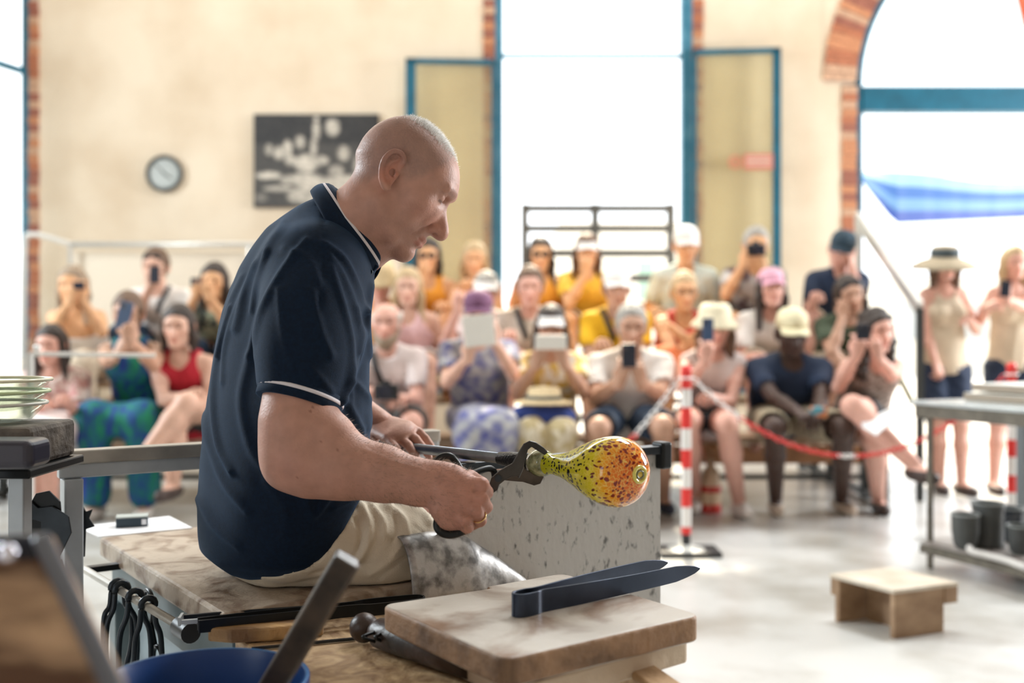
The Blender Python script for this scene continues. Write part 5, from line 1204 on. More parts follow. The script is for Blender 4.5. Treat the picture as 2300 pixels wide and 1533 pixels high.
    V, Q = f.mesh(); V = vsmooth(V, Q, 1); parts = [(V, Q, None)]
    Vh, Qh, Ch, lip = head_tpl(fem)
    cz = math.radians(-90)+yaw+hyaw; Rhd = rot((0, 0, 1), cz) @ rot((0, 1, 0), hpitch) @ rot((1, 0, 0), htilt)
    hs = s*(.94 if fem else .99); HP = Hc; pb = lambda V: pose(V*hs, HP, Rhd)
    x, y, z = Vh.T; ay = np.abs(y); sm_ = lambda v, a, b: np.clip((v-a)/(b-a), 0, 1); C = Ch.copy()
    w = (sm_(-np.abs(z-.0285), -.0075, -.004)*sm_(x, .075, .083)*sm_(ay, .010, .014)*sm_(-ay, -.05, -.045)*.7)[:, None]; C = C*(1-w)+w*A(.30, .22, .2)
    w = (sm_(-np.hypot((z-.0080), (ay-.031)*.45), -.0062, -.004)*sm_(x, .084, .088)*.85)[:, None]; C = C*(1-w)+w*A(.14, .1, .09)
    parts.append((pb(Vh), Qh, C))
    for i, sd_ in enumerate((1, -1)):
        S_, E_, W2 = arms[sd_]; xd = unit(W2-E_); Vt, Qt = hand_tpl(curl[i]); zd = A(0, -.3, 1)
        if handdir and handdir[i] is not None: xd = unit(A(*handdir[i][:3])); zd = A(*handdir[i][3:])
        R_ = Rcols(xd, zd); sc_ = A(.92, 1 if sd_ == 1 else -1, 1)*s*(.9 if fem else 1)
        parts.append((pose(Vt*sc_, W2-xd*.012, R_), Qt if sd_ == 1 else Qt[:, ::-1], None))
    V, Q, C = join(parts); b = field_obj('body', (V, Q), SKM[sk], t, C)
    # clothes
    if top:
        f = Field(lo, hi, H_); torso(f, .013)
        cutl = {'tank': .10, 'strapless': .13, 'tee': .045, 'long': .045, 'sleeveless': .05}[sleeve]
        sl_ = {'tee': .62, 'long': 1.9, 'half': .9}.get(sleeve, 0)
        for sd_ in (1, -1):
            S_, E_, W2 = arms[sd_]
            if sl_:
                e = S_+(E_-S_)*min(sl_, 1); f.cone(S_, e, .058*s+.006, .055*s+.004, k=.03)
                if sl_ > 1: f.cone(E_, E_+(W2-E_)*(sl_-1), .050*s, .040*s, k=.02)
                else: f.cone(e+(E_-S_)*.02, e+unit(E_-S_)*.10, .050*s, .05*s, k=.004, op='-')
        f.ell(nb+Fw*.075+A(0, 0, .0), (.070, .060, .060+.04*(sleeve == 'tank')), k=.01, op='-')
        if sleeve in ('tank', 'strapless'):
            for sd_ in (1, -1): f.ell(sh[sd_]+Rt*sd_*.02+A(0, 0, .01), (.085, .12, .10), k=.012, op='-')
        if sleeve == 'strapless': f.cut(nb-ax*.15, ax)
        else: f.ell(nb+ax*.055+Fw*.01, (.066, .064, .055), k=.008, op='-'); f.cut(nb+ax*.05, ax)
        f.cut(hip-ax*(.06 if not standing else .02), -ax)
        V, Q = f.mesh(); V = vsmooth(V, Q, 1); N = vnormals(V, Q); V = V+N*(.004*noise3(V*A(1, 1, .6), 38, int(hp[0])))[:, None]
        o = field_obj('top', (V, Q), top, t)
        if strap is not None:
            a_ = sh[strap[0]]*.55+nb*.45+A(0, -.03, .055); c_ = hip+ax*L*.45+Fw*(.165)*s*wide; d_ = hip+ax*L*.15-Rt*strap[0]*.15+Fw*.13
            m_ = hip+ax*L*.72+Fw*(.162)*s+Rt*strap[0]*.05
            MB().strip(spline([a_, m_, c_, d_], 4), np.cross(Fw, unit(d_-a_)), .017, .004).build('shoulder_strap', mat('strap_black', (.015, .015, .018), .6), t)
    if bottom:
        f = Field(lo, hi, H_); kind, mt = bottom
        w0 = .125*s+.012; f.ell(hip+A(0, 0, -.0), (w0*1.30, w0*.95, .105), k=.03)
        fr = {'shorts': .85, 'mini': .55, 'trousers': 2, 'skirt': 1, 'dress': 1}[kind]
        for sd_ in (1, -1):
            h, K_, F_ = lg[sd_]
            if kind in ('shorts', 'mini'): f.cone(h, h+(K_-h)*fr, .098*s, .090*s if kind == 'shorts' else .085*s, k=.03)
            elif kind == 'trousers': f.chain([h, K_, K_+(F_-K_)*.9], [.096*s, .075*s, .060*s], k=.03)
            else: f.chain([h, K_, K_+(F_-K_)*(.85 if kind == 'dress' else .25)], [.10*s, .088*s, .085*s], k=.09)
        if kind in ('shorts', 'mini'):
            for sd_ in (1, -1):
                h, K_, F_ = lg[sd_]; d = unit(K_-h); e = h+(K_-h)*fr; f.cone(e+d*.0, e+d*.10, .074*s, .08*s, k=.004, op='-')
        if kind in ('skirt', 'dress'): f.cone((lg[1][1]+lg[-1][1])/2, (lg[1][0]+lg[-1][0])/2, .08, .10, k=.08)
        f.cut(hip+A(0, 0, .15 if not standing else .10), UZ); f.cut(A(0, 0, floor+.03), A(0, 0, -1))
        V, Q = f.mesh(); V = vsmooth(V, Q, 1); N = vnormals(V, Q); V = V+N*(.004*noise3(V, 34, int(hp[0])+1))[:, None]
        field_obj('bottom' if kind not in ('skirt', 'dress') else 'skirt', (V, Q), mt, t)
    if hair:
        V, Q = hair_tpl(hair[0]); 
        field_obj('hair', (pb(V), Q), HRM[hair[1]], t)
    if beard:
        f = Field((-.02, -.09, -.19), (.14, .09, -.02), .0065); f.ell((.070, 0, -.105), (.045, .048, .050), k=0); f.chain([(.03, .066, -.05), (.06, .05, -.09), (.06, -.05, -.09), (.03, -.066, -.05)], .016, k=.02)
        f.ell((.105, 0, -.072), (.03, .022, .010), k=.006, op='-'); V, Q = f.mesh(); field_obj('beard', (pb(V+.0*V), Q), HRM[beard], t)
    hm = lambda P3: HP+Rhd@(np.asarray(P3)*hs)
    if hat:
        k_, mt = hat[0], hat[1]; m = MB(); dome = [(.112, .035), (.110, .075), (.098, .110), (.070, .133), (.035, .143), (.0001, .145)]
        if k_ in ('cap', 'visor'):
            if k_ == 'cap': m.lathe([(r*.97, z) for r, z in dome], (-.008, 0, 0), np.diag([1, .82, 1]), 24)
            else: m.lathe([(.106, .03), (.107, .045), (.106, .072), (.102, .07)], (-.008, 0, 0), np.diag([1, .82, 1]), 24)
            V = []
            for i in range(13):
                a_ = -1.15+2.3*i/12; V += [(-.008+.100*math.cos(a_), .082*math.sin(a_), .047), (-.008+.170*math.cos(a_*.88)+.004, .090*math.sin(a_*.95), .030-.016*abs(math.sin(a_)))]
            n_ = len(V); V += [(v[0], v[1], v[2]+.005) for v in V]; Fs = []
            for i in range(12): a0 = 2*i; Fs += [(a0, a0+2, a0+3, a0+1), (n_+a0+1, n_+a0+3, n_+a0+2, n_+a0), (a0+1, a0+3, n_+a0+3, n_+a0+1)]
            m.add(V, Fs)
        elif k_ == 'bucket':
            m.lathe([(.160, -.004), (.155, .010), (.112, .050), (.104, .105), (.085, .130), (.0001, .136)], (-.008, 0, 0), np.diag([1, .88, 1]), 28)
        else:
            m.lathe([(.262, -.040), (.250, -.012), (.185, .026), (.108, .050), (.104, .110), (.085, .138), (.0001, .145)], (-.008, 0, 0), np.diag([1, .95, 1]), 36)
        m.V = [tuple(hm(v)) for v in m.V]; o = m.build('hat' if k_ in ('bucket', 'straw') else k_, mt, t, True)
        so = o.modifiers.new('thick', 'SOLIDIFY'); so.thickness = .003
        if len(hat) > 2:
            m = MB().lathe([(.113, .052), (.112, .100), (.106, .118)], (-.008, 0, 0), np.diag([1, .95, 1]), 28); m.V = [tuple(hm(v)) for v in m.V]; m.build('hat_band', hat[2], t, True)
    if specs:
        up_ = .075 if specs == 'up' else .010; xb = .108 if specs != 'up' else .085; m = MB(); Rg = np.stack([A(0, 1, 0), A(0, 0, 1), A(1, 0, 0)], 1)
        for sg in (1, -1):
            m.torus((xb-.004, sg*.031, up_), .021, .0022, Rg, 16, 5, 1.15); m.tube([(xb-.006, sg*.055, up_), (.01, sg*.080, up_+.004)], .002, 5)
            if specs in ('sun', 'up'): m.lathe([(.021, 0), (.0001, .002)], (xb-.004, sg*.031, up_), Rg, 14)
        m.V = [tuple(hm(v)) for v in m.V]; m.build('glasses' if specs == 'clear' else 'sunglasses', mat('lens_dark', (.02, .02, .025), .15), t, True)
    if shoe:
        for sd_ in (1, -1):
            F_ = lg[sd_][2]; fd = unit(A(Fw[0]+Rt[0]*sd_*.15, Fw[1], 0)); f = Field(F_-A(.12, .24, .09), F_+A(.12, .12, .06), .009)
            f.chain([F_-fd*.035-A(0, 0, .032), F_+fd*.05-A(0, 0, .034), F_+fd*.135-A(0, 0, .042)], [.042, .043, .034], k=.02); f.cone(F_, F_-A(0, 0, .03), .040, .040, k=.02)
            if shoe[0] == 'low': f.cut(F_-A(0, 0, .012), A(0, 0, 1))
            f.cut(A(0, 0, F_[2]-.074), A(0, 0, -1)); V, Q = f.mesh(); field_obj('shoe', (V, Q), shoe[1], t)
    d = dict(t=t, arms=arms, Hc=Hc, hip=hip, nb=nb, Fw=Fw, lg=lg); PERS.append(d); return d
m_ph = mat('phone_black', (.015, .02, .035), .25); m_phw = mat('phone_white', (.75, .73, .68), .35); m_phb = mat('phone_blue', (.05, .09, .18), .3)
def phone(px, py, Y, label, m, w=.075, h=.15, tilt=0., yaw=0., case='phone', lens=True):
    c = P(px, py, Y); R_ = rot((0, 0, 1), yaw) @ rot((0, 1, 0), tilt)
    t = thing('phone' if case == 'phone' else case, label, case, c-A(0, 0, h/2), 'phones held up in the audience' if case == 'phone' else None)
    MB().box(c, (w/2, .0045, h/2), R_).build('phone_case', m, t, bevel=.004)
    MB().box(c+R_@A(0, .0048, 0), (w/2-.003, .0005, h/2-.004), R_).build('screen', mat('screen_dark', (.02, .02, .03), .1), t)
    if lens:
        MB().box(c+R_@A(-w*.26, -.0055, h*.34), (w*.17, .0015, h*.09), R_).build('lens_block', mat('lens_block', (.05, .05, .06), .2), t, bevel=.001)
    return t
def camera_(px, py, Y, label):
    c = P(px, py, Y); t = thing('camera', label, 'camera', c-A(0, 0, .05)); mk = mat('camera_black', (.015, .016, .018), .4)
    MB().box(c, (.065, .03, .042)).build('camera_body', mk, t, bevel=.008); MB().box(c+A(0, 0, .05), (.022, .022, .014)).build('viewfinder', mk, t, bevel=.004)
    Rl = rot((1, 0, 0), math.pi/2); MB().lathe([(.032, .02), (.034, .06), (.037, .09), (.033, .092), (.03, .08), (.0001, .078)], c, Rl, 24).build('lens', mat('lens_glass', (.03, .03, .05), .12), t, 'auto')
    return t
white = cloth((.74, .70, .66)); cream = cloth((.72, .63, .50)); navy = cloth((.012, .025, .06)); pinkw = cloth((.74, .64, .62)); red = cloth((.45, .015, .03)); black = cloth((.012, .012, .016))
khaki = cloth((.36, .30, .21)); denim = cloth((.03, .055, .10)); yellow = cloth((.78, .46, .015)); orange = cloth((.70, .30, .03)); dgreen = cloth((.05, .07, .04)); greyc = cloth((.12, .12, .12)); beige = cloth((.58, .48, .36))
palms = cloth((.008, .20, .11), ('soft', (.012, .04, .26), 17, (1.6, 1.6, .5))); floral = cloth((.50, .26, .24), ('floral', (.66, .55, .50), 26)); tie = cloth((.10, .11, .30), ('soft', (.46, .46, .46), 17)); yfl = cloth((.62, .42, .10), ('yfl', (.75, .70, .62), 18)); ytr = cloth((.45, .36, .20), ('ytr', (.62, .55, .42), 16))
stripe = cloth((.66, .60, .52), ('stripe', (.52, .46, .40), 30, (3, 3, .05)))
strawm = mat('straw', (.62, .48, .28), .8, var=.2, vs=60); capw = mat('cap_white', (.80, .78, .76), .8); capcr = mat('cap_cream', (.74, .68, .46), .8, col2=(.62, .55, .36), vs=20); capnv = mat('cap_navy', (.02, .045, .07), .8); cappk = mat('cap_pink', (.66, .36, .46), .8); cappu = mat('cap_purple', (.17, .07, .14), .8)
hatcr = mat('hat_cream', (.72, .65, .47), .85, var=.1, vs=40); shw = mat('shoe_white', (.74, .70, .66), .6); shd = mat('shoe_dark', (.025, .03, .05), .6); sht = mat('shoe_tan', (.50, .38, .28), .6, col2=(.7, .62, .52), vs=20); shk = mat('sandal_brown', (.05, .03, .025), .5)
UPF = (.1, -.25, 1, 0, -1, 0)      # fingers up, back of the hand to the viewer
def hd(x): return (x, -.2, 1, 0, -1, .1)
# ---- front row
Y1 = 5.92
person((115, 775), Y1, .34, 'long dark haired woman in pink floral top at the far left of the front row', 'pink', 1, ('long', 'dark'), floral, ('skirt', pinkw), 'tee', hands=[(95, 905, -.30), (150, 900, -.30)], knees=[(70, 960, -.45), (110, 968, -.45)], shoe=('low', shd), size=.92)
person((288, 705), Y1+.02, .42, 'woman in green and blue palm print dress holding a phone up with both arms', 'tan', 1, ('bun', 'brown'), palms, ('dress', palms), 'tank', hands=[(262, 795, -.42), (292, 762, -.42)], handdir=[(.5, -.1, .9, -.6, -.8, .1), (-.1, -.1, 1, .3, -1, .1)], hyaw=.1, shoe=('low', shw))
phone(279, 708, Y1-.40, 'phone held up by the woman in the palm print dress', m_phb, .075, .15, .25)
person((402, 733), Y1, .42, 'woman in red tank top with crossed legs and black shorts beside the palm print dress', 'fair', 1, ('tied', 'dark'), red, ('mini', black), 'tank', hands=[(400, 890, -.32), (448, 885, -.30)], knees=[(395, 945, -.50), (420, 905, -.52)], feet=[(388, 1088, -.45), (330, 1015, -.62)], shoe=('low', shk))
person((868, 722), Y1+.02, .42, 'bald grey-bearded man in pale T-shirt with a camera in his lap', 'pink', 0, ('fringe', 'white'), pinkw, ('shorts', greyc), 'tee', hands=[(838, 878, -.34), (905, 893, -.34)], strap=(1, 0), beard='ash', shoe=('low', shd), knees=[(830, 955, -.42), (925, 950, -.42)])
camera_(868, 880, Y1-.42, 'black camera in the lap of the bald bearded man')
person((1074, 705), Y1+.04, .42, 'person in blue and purple tie-dye shirt under purple cap holding a pale tablet up', 'fair', 1, ('short', 'grey'), tie, ('skirt', tie), 'tee', hands=[(1052, 800, -.34), (1108, 762, -.34)], handdir=[hd(.15), hd(-.2)], hat=('cap', cappu), knees=[(1062, 968, -.45), (1125, 962, -.45)], shoe=('low', shw), wide=1.1)
t = phone(1076, 742, Y1-.36, 'pale tablet held up in front of the purple cap', m_phw, .17, .17, -.1, .0, 'tablet', False)
person((1237, 735), Y1+.02, .42, 'woman with white visor and yellow flowered shirt holding a white phone over her face', 'tan', 1, ('long', 'dark'), yfl, ('trousers', ytr), 'tee', hands=[(1208, 812, -.34), (1266, 812, -.34)], handdir=[hd(.3), hd(-.3)], hat=('visor', capw), knees=[(1195, 968, -.45), (1262, 968, -.45)], shoe=('low', shd), specs='clear')
phone(1237, 768, Y1-.36, 'white phone held sideways by the woman in the white visor', m_phw, .17, .08, 0, 0, 'phone', False)
person((1418, 735), Y1, .42, 'grey-haired man in white T-shirt and dark vest holding a dark phone at his chin', 'tan', 0, ('grey', 'grey'), white, ('shorts', denim), 'tee', hands=[(1392, 855, -.36), (1440, 858, -.36)], handdir=[(.25, -.2, 1, -.3, -1, 0), (-.25, -.2, 1, .3, -1, 0)], knees=[(1345, 962, -.45), (1490, 958, -.45)], feet=[(1330, 1150), (1490, 1148)], shoe=('low', shd), wide=1.12)
phone(1413, 798, Y1-.40, 'dark phone held at the chin of the grey-haired man', m_ph, .08, .13, 0)
person((1606, 732), Y1+.02, .42, 'woman in cream bucket hat and sleeveless blouse holding a dark blue phone', 'pink', 1, ('bob', 'brown'), pinkw, ('mini', black), 'sleeveless', hands=[(1586, 808, -.36), (1600, 890, -.30)], handdir=[hd(.1), None], hat=('bucket', hatcr), knees=[(1545, 945, -.46), (1632, 952, -.48)], feet=[(1560, 1145), (1660, 1158)], shoe=('high', shw), hyaw=.05)
phone(1590, 740, Y1-.37, 'dark blue phone held by the woman in the bucket hat', m_phb, .062, .125, 0)
person((1778, 748), Y1, .42, 'dark-skinned man in cream cap and navy T-shirt with khaki shorts', 'dark', 0, ('crop', 'dark'), navy, ('shorts', khaki), 'tee', hands=[(1795, 925, -.42), (1835, 935, -.42)], hat=('cap', capcr), knees=[(1740, 962, -.46), (1895, 962, -.46)], feet=[(1742, 1152), (1888, 1150)], shoe=('low', sht), wide=1.15, hpitch=.25)
person((1968, 742), Y1+.03, .42, 'long curly haired woman holding a small dark phone, legs crossed, black skirt', 'pink', 1, ('curly', 'dark'), cloth((.20, .15, .13), ('lace', (.42, .34, .30), 30)), ('mini', black), 'tank', hands=[(1925, 795, -.36), (1972, 800, -.36)], handdir=[hd(.2), hd(-.3)], knees=[(1965, 985, -.48), (1915, 912, -.52)], feet=[(1972, 1150), (2058, 1048, -.70)], shoe=('low', shk), hyaw=.15, yaw=.1)
phone(1938, 745, Y1-.44, 'small dark phone held by the long curly haired woman', m_ph, .07, .085, 0)
# ---- middle row
Y2 = 6.72
person((163, 640), 6.8, .72, 'long blond haired woman in white strapless top holding a dark phone to her face', 'orange', 1, ('long', 'ash'), white, ('trousers', beige), 'strapless', hands=[(160, 672, -.34), (182, 668, -.30)], handdir=[hd(.2), hd(-.2)], floor=.30)
phone(177, 641, 6.44, 'dark phone held sideways by the woman in the strapless top', m_ph, .075, .05)
person((855, 630), Y2+.1, .74, 'person in a pale straw hat just behind the bald bearded man', 'pink', 1, ('short', 'blond'), orange, ('shorts', beige), 'tee', hat=('bucket', strawm), floor=.30, hpitch=.35)
person((917, 645), Y2, .72, 'smiling long blond haired woman in pink tank top', 'fair', 1, ('long', 'blond'), cloth((.66, .42, .42)), ('shorts', white), 'tank', floor=.30)
person((1092, 655), Y2+.05, .72, 'grey-haired woman in white sun hat behind the purple cap', 'pink', 1, ('short', 'grey'), cloth((.72, .62, .62)), ('shorts', beige), 'tee', hat=('visor', capw), specs='clear', floor=.30, hands=[(1030, 690, -.3), (1150, 760, -.25)], handdir=[hd(.1), None])
person((1190, 645), Y2, .72, 'short-haired young man in striped beige shirt with black shoulder strap', 'pink', 0, ('short', 'brown'), stripe, ('shorts', beige), 'tee', strap=(1, 0), floor=.30)
person((1385, 648), Y2, .72, 'person in white cap and bright yellow shirt with navy straps', 'tan', 0, ('short', 'brown'), yellow, ('shorts', denim), 'tee', hat=('cap', capw), strap=(1, 0), hands=[(1345, 775, -.3), (1420, 775, -.3)], floor=.30)
person((1537, 655), Y2, .72, 'blond woman in red tank top with crossed arms', 'orange', 1, ('short', 'blond'), cloth((.50, .06, .04)), ('skirt', cloth((.62, .16, .05))), 'tank', specs='clear', hands=[(1568, 745, -.28), (1510, 735, -.30)], floor=.30)
person((1732, 650), Y2, .72, 'dark haired woman in pink cap and white T-shirt', 'pink', 1, ('long', 'dark'), white, ('shorts', beige), 'tee', hat=('cap', cappk), hands=[(1700, 800, -.3), (1750, 805, -.3)], floor=.30, hpitch=-.05)
person((1908, 662), Y2, .72, 'dark haired woman in dark green top resting her chin on her hand', 'tan', 1, ('long', 'dark'), dgreen, ('shorts', beige), 'tee', hands=[(1893, 708, -.10), (1930, 800, -.3)], handdir=[(.05, -.1, 1, -.2, -1, .1), None], floor=.30, htilt=.2, specs='up')
# ---- back row
Y3 = 7.42
person((350, 600), 7.3, .90, 'man with sunglasses on his head and black shoulder strap holding a phone to his mouth', 'fair', 0, ('short', 'brown'), white, ('trousers', denim), 'tee', hands=[(338, 640, -.20), (390, 740, -.25)], handdir=[hd(.1), None], specs='up', strap=(-1, 0), floor=.58)
phone(347, 616, 7.04, 'black phone held at the mouth of the man with the shoulder strap', m_ph, .07, .12)
person((482, 632), 7.0, .80, 'tousled dark haired woman in dark top raising a camera on the left', 'orange', 1, ('bob', 'dark'), cloth((.05, .06, .05), ('vest', (.35, .38, .25), 14)), ('trousers', denim), 'tee', hands=[(440, 660, -.30), (468, 665, -.30)], handdir=[hd(.2), hd(-.2)], floor=.58)
phone(440, 632, 6.68, 'small phone raised by the tousled dark haired woman', m_ph, .07, .05)
person((962, 575), Y3, 1.0, 'woman with yellow-rimmed sunglasses raising her hand, just right of the glassblower\'s chin', 'orange', 1, ('tied', 'dark'), orange, ('shorts', beige), 'tank', specs='sun', hands=[(950, 622, -.20), (1000, 690, -.2)], handdir=[hd(.1), None], floor=.58)
person((1066, 583), Y3, 1.0, 'long pale blond haired woman beside the blue window frame', 'orange', 1, ('long', 'blond'), cloth((.62, .5, .55)), ('shorts', beige), 'tank', hands=[(1040, 650, -.25), (1100, 700, -.2)], floor=.58)
person((1214, 572), Y3, 1.0, 'dark haired woman in front of the slatted fence, sunlit orange', 'orange', 1, ('long', 'dark'), orange, ('shorts', beige), 'tank', hands=None, floor=.58, specs='sun')  # orange sunlight is put into her skin and top colours
person((1318, 565), Y3, 1.0, 'woman in yellow top raising her hand to her face by the open window', 'orange', 1, ('long', 'brown'), cloth((.80, .48, .05)), ('shorts', beige), 'tee', hands=[(1318, 610, -.22), (1370, 700, -.2)], handdir=[(-.1, -.2, 1, 0, -1, 0), None], hat=('visor', capw), floor=.58)
person((1541, 552), Y3, 1.0, 'man in white cap and pale shirt sitting against the right window frame', 'orange', 0, ('crop', 'ash'), cloth((.62, .70, .64)), ('shorts', beige), 'tee', hat=('cap', capw), floor=.58, hpitch=.2)
person((1697, 552), Y3, 1.0, 'grey-haired man raising a black camera to his eye', 'orange', 0, ('grey', 'grey'), cloth((.10, .06, .06), ('mix', (.5, .47, .45), 5)), ('shorts', greyc), 'tee', hands=[(1672, 590, -.26), (1712, 600, -.26)], handdir=[hd(.5), hd(-.3)], floor=.58, htilt=-.1)
camera_(1697, 562, Y3-.26, 'black camera raised to the grey-haired man\'s eye')
person((1890, 562), Y3, 1.0, 'man in navy cap and navy T-shirt leaning his cheek on his hand', 'pink', 0, ('crop', 'dark'), navy, ('shorts', beige), 'tee', hat=('cap', capnv), hands=[(1830, 670, -.3), (1912, 598, -.05)], handdir=[None, (-.05, -.1, 1, .6, -.6, 0)], floor=.58, hyaw=-.45, htilt=-.25, hpitch=.3, lean=(-.06, .29))
# ---- standing women in the doorway
Y4 = 7.0
person((2122, 592), Y4, 0, 'woman in wide straw hat, beige camisole and navy trousers standing in the arched doorway', 'pink', 1, ('bob', 'brown'), beige, ('shorts', navy), 'tank', wide=.9, hands=[(2110, 862, -.12), (2178, 720, -.22)], legs='stand', stand_z=.80, feet=[(2110, 1105), (2160, 1108)], hat=('straw', mat('straw_pale', (.42, .35, .25), .8, var=.15, vs=60), mat('hat_band_dark', (.06, .08, .09), .8)), lean=(.03, .06), hyaw=-.1, size=.95, shoe=('low', shk))
person((2278, 590), Y4+.1, 0, 'pale blond haired woman in beige top holding a phone in the arched doorway', 'pink', 1, ('bob', 'blond'), beige, ('shorts', navy), 'tank', wide=.92, hands=[(2222, 690, -.28), (2262, 672, -.32)], handdir=[(.8, -.2, .3, -.2, -.8, .5), hd(-.1)], legs='stand', stand_z=.82, feet=[(2232, 1105), (2290, 1105)], lean=(.0, .06), hyaw=-.1, size=.97, shoe=('low', shk))
phone(2258, 648, Y4-.28, 'dark phone held by the blond woman in the doorway', m_ph, .07, .11, .1)

# things carried or lying about the audience
t = thing('sun_hat', 'straw sun hat with dark band on the lap of the woman in the flowered shirt', 'hat', P(1222, 905, 5.60))
MB().lathe([(.17, 0), (.165, .008), (.095, .022), (.085, .085), (.0001, .095)], P(1222, 905, 5.60), n=30).build('hat_crown', strawm, t, True)
MB().lathe([(.099, .022), (.097, .042)], P(1222, 905, 5.60), n=30).build('hat_band', mat('hat_band_dark', (.06, .08, .09), .8), t, True)
f = Field(P(1135, 975, 5.42)-A(.03, .05, .02), P(1305, 900, 5.65)+A(.03, .05, .02), .009); bc_ = P(1218, 938, 5.54)
f.cone(bc_-A(.12, 0, 0), bc_+A(.12, 0, 0), .062, .062, k=0); f.ell(bc_, (.17, .07, .07), k=.03); V, Q = f.mesh(); o = field_obj('blue_bag', (vsmooth(V, Q, 1), Q), mat('bag_blue', (.012, .035, .20), .7, var=.2, bump=.3, bs=30)); tag(o, 'soft navy blue bag on the lap below the straw sun hat', 'bag')
o = MB().prism([P(2048, 905, 5.30), P(1968, 978, 5.2), P(1938, 960, 5.25), P(1935, 948, 5.35), P(2000, 920, 5.41)], (0, .01, .006)).build('plastic_bag', mat('white_film', (.72, .76, .78), .3)); tag(o, 'crumpled white plastic sheet on the crossed knee of the curly haired woman', 'bag')
cnd = thing('fire_extinguisher', 'red and cream canister with strap standing under the front bench', 'canister', P(1596, 1155, 6.05)*A(1, 1, 0))
c_ = P(1596, 1155, 6.05)*A(1, 1, 0); MB().lathe([(.055, 0), (.06, .02), (.06, .15), (.058, .16), (.05, .24), (.025, .27), (.02, .31), (.0001, .31)], c_, n=24).build('canister_body', mat('canister_cream', (.62, .46, .30), .5), cnd, 'auto')
for z0_, z1_ in ((.0, .05), (.12, .155)): MB().lathe([(.0615, z0_), (.0625, z0_+.004), (.0625, z1_), (.0615, z1_+.002)], c_, n=24).build('red_band', mat('red_paint', (.50, .03, .02), .4), cnd, True)
MB().strip([c_+A(-.03, 0, .28), c_+A(-.06, .0, .42), c_+A(-.03, .05, .50)], A(0, 1, 0), .012, .003).build('strap', mat('red_paint', (.50, .03, .02), .4), cnd)
o = MB().box(P(1838, 925, 5.46), (.045, .02, .03)).build('wrapped_snack', mat('snack_wrapper', (.10, .35, .45), .3, col2=(.62, .20, .06), vs=20, thr=(.45, .55)), None, bevel=.008); tag(o, 'small blue and orange wrapper held by the man in the cream cap', 'wrapper')

# rails around the stand
m_alu = mat('pale_metal', (.62, .62, .60), .35, .5)
t = thing('stair_handrail', 'slanted grey metal handrail going down beside the right end of the bleacher', 'handrail', (2.45, 6.6, 0))
a_, b_ = P(1925, 488, 7.7), P(2066, 692, 6.45); MB().strip([a_, b_], A(0, 0, 1), .045, .018).build('sloping_rail', m_alu, t, bevel=.004)
MB().box(A(b_[0], b_[1], b_[2]/2), (.020, .02, b_[2]/2)).build('post', m_frame, t); MB().box(A(a_[0], a_[1]-.02, a_[2]/2), (.02, .02, a_[2]/2)).build('post', m_alu, t)
MB().strip([P(1990, 790, 7.0), P(2050, 905, 6.47)], A(0, 0, 1), .02, .012).build('lower_rail', mat('olive_rail', (.20, .20, .12), .5), t)
t = thing('guard_rail', 'pale tubular guard rail running along the plaster wall on the left', 'railing', (-3.2, 8.2, 0))
zt_ = P(400, 548, 8.3)[2]; MB().tube(spline([A(P(52, 700, 8.3)[0], 8.3, .0), A(P(52, 600, 8.3)[0], 8.3, 1.2), P(56, 545, 8.3), P(75, 527, 8.3), P(100, 530, 8.3), P(160, 549, 8.3)], 5), .022, 8).build('bent_tube', m_alu, t, True)
MB().tube([P(160, 549, 8.3), P(900, 549, 8.3)], .022, 8).build('top_tube', m_alu, t, True); MB().tube([P(158, 549, 8.3), P(158, 549, 8.3)*A(1, 1, 0)], .018, 8).build('post', m_alu, t); MB().tube([P(560, 549, 8.3), P(560, 549, 8.3)*A(1, 1, 0)], .018, 8).build('post', m_alu, t)
MB().bb((P(165, 0, 8.38)[0], 8.37, .9), (P(900, 0, 8.38)[0], 8.39, zt_-.06)).build('infill_panel', mat('pale_panel', (.78, .70, .58), .7), t)
t = thing('low_rail', 'thin horizontal metal rail with ball-ended post in front of the left audience', 'railing', P(68, 800, 4.0)*A(1, 1, 0))
MB().tube([P(66, 794, 4.0), P(350, 798, 4.15)], .008, 8).build('rail', m_alu, t); MB().tube([P(68, 794, 4.0), P(68, 794, 4.0)*A(1, 1, 0)], .014, 10).build('post', m_alu, t); MB().ell(P(83, 781, 4.0), (.014,)*3).build('ball', m_alu, t, True)

# barrier posts and chain
m_red = mat('barrier_red', (.75, .035, .03), .3); m_wht = mat('barrier_white', (.82, .80, .78), .4)
def barrier(base, label, zt=.89):
    t = thing('barrier_post', label, 'post', base, 'red and white chain posts'); z = .0
    MB().box(base+A(.01, 0, .012), (.145, .10, .012)).build('base', mat('rubber_black', (.02, .02, .022), .6), t, bevel=.004); MB().lathe([(.09, .024), (.04, .036), (.03, .045)], base, n=28).build('hub', mat('hub_grey', (.55, .55, .52), .5), t, 'auto')
    MB().lathe([(.021, .03), (.021, .10)], base, n=16).build('socket', mat('rubber_black', (.02,)*3), t, 'auto')
    edges = [.095, .13, .225, .315, .41, .50, .60, .70, .79, zt-.03]
    for i in range(len(edges)-1): MB().lathe([(.022, edges[i]), (.0235, edges[i]+.001), (.0235, edges[i+1]-.001), (.022, edges[i+1])], base, n=20).build('red_band' if i % 2 == 0 else 'white_band', m_red if i % 2 == 0 else m_wht, t, 'auto')
    MB().lathe([(.0245, zt-.035), (.026, zt-.01), (.022, zt+.008), (.0001, zt+.014)], base, n=20).build('cap', m_red, t, True)
    MB().torus(base+A(.0, 0, zt-.05), .030, .006, n=16).build('chain_ring', m_wht, t, True)
    return base+A(0, 0, zt-.05)
p1_ = barrier(P(1541, 1240, 4.9)*A(1, 1, 0), 'red and white striped barrier post with black base in the middle of the floor')
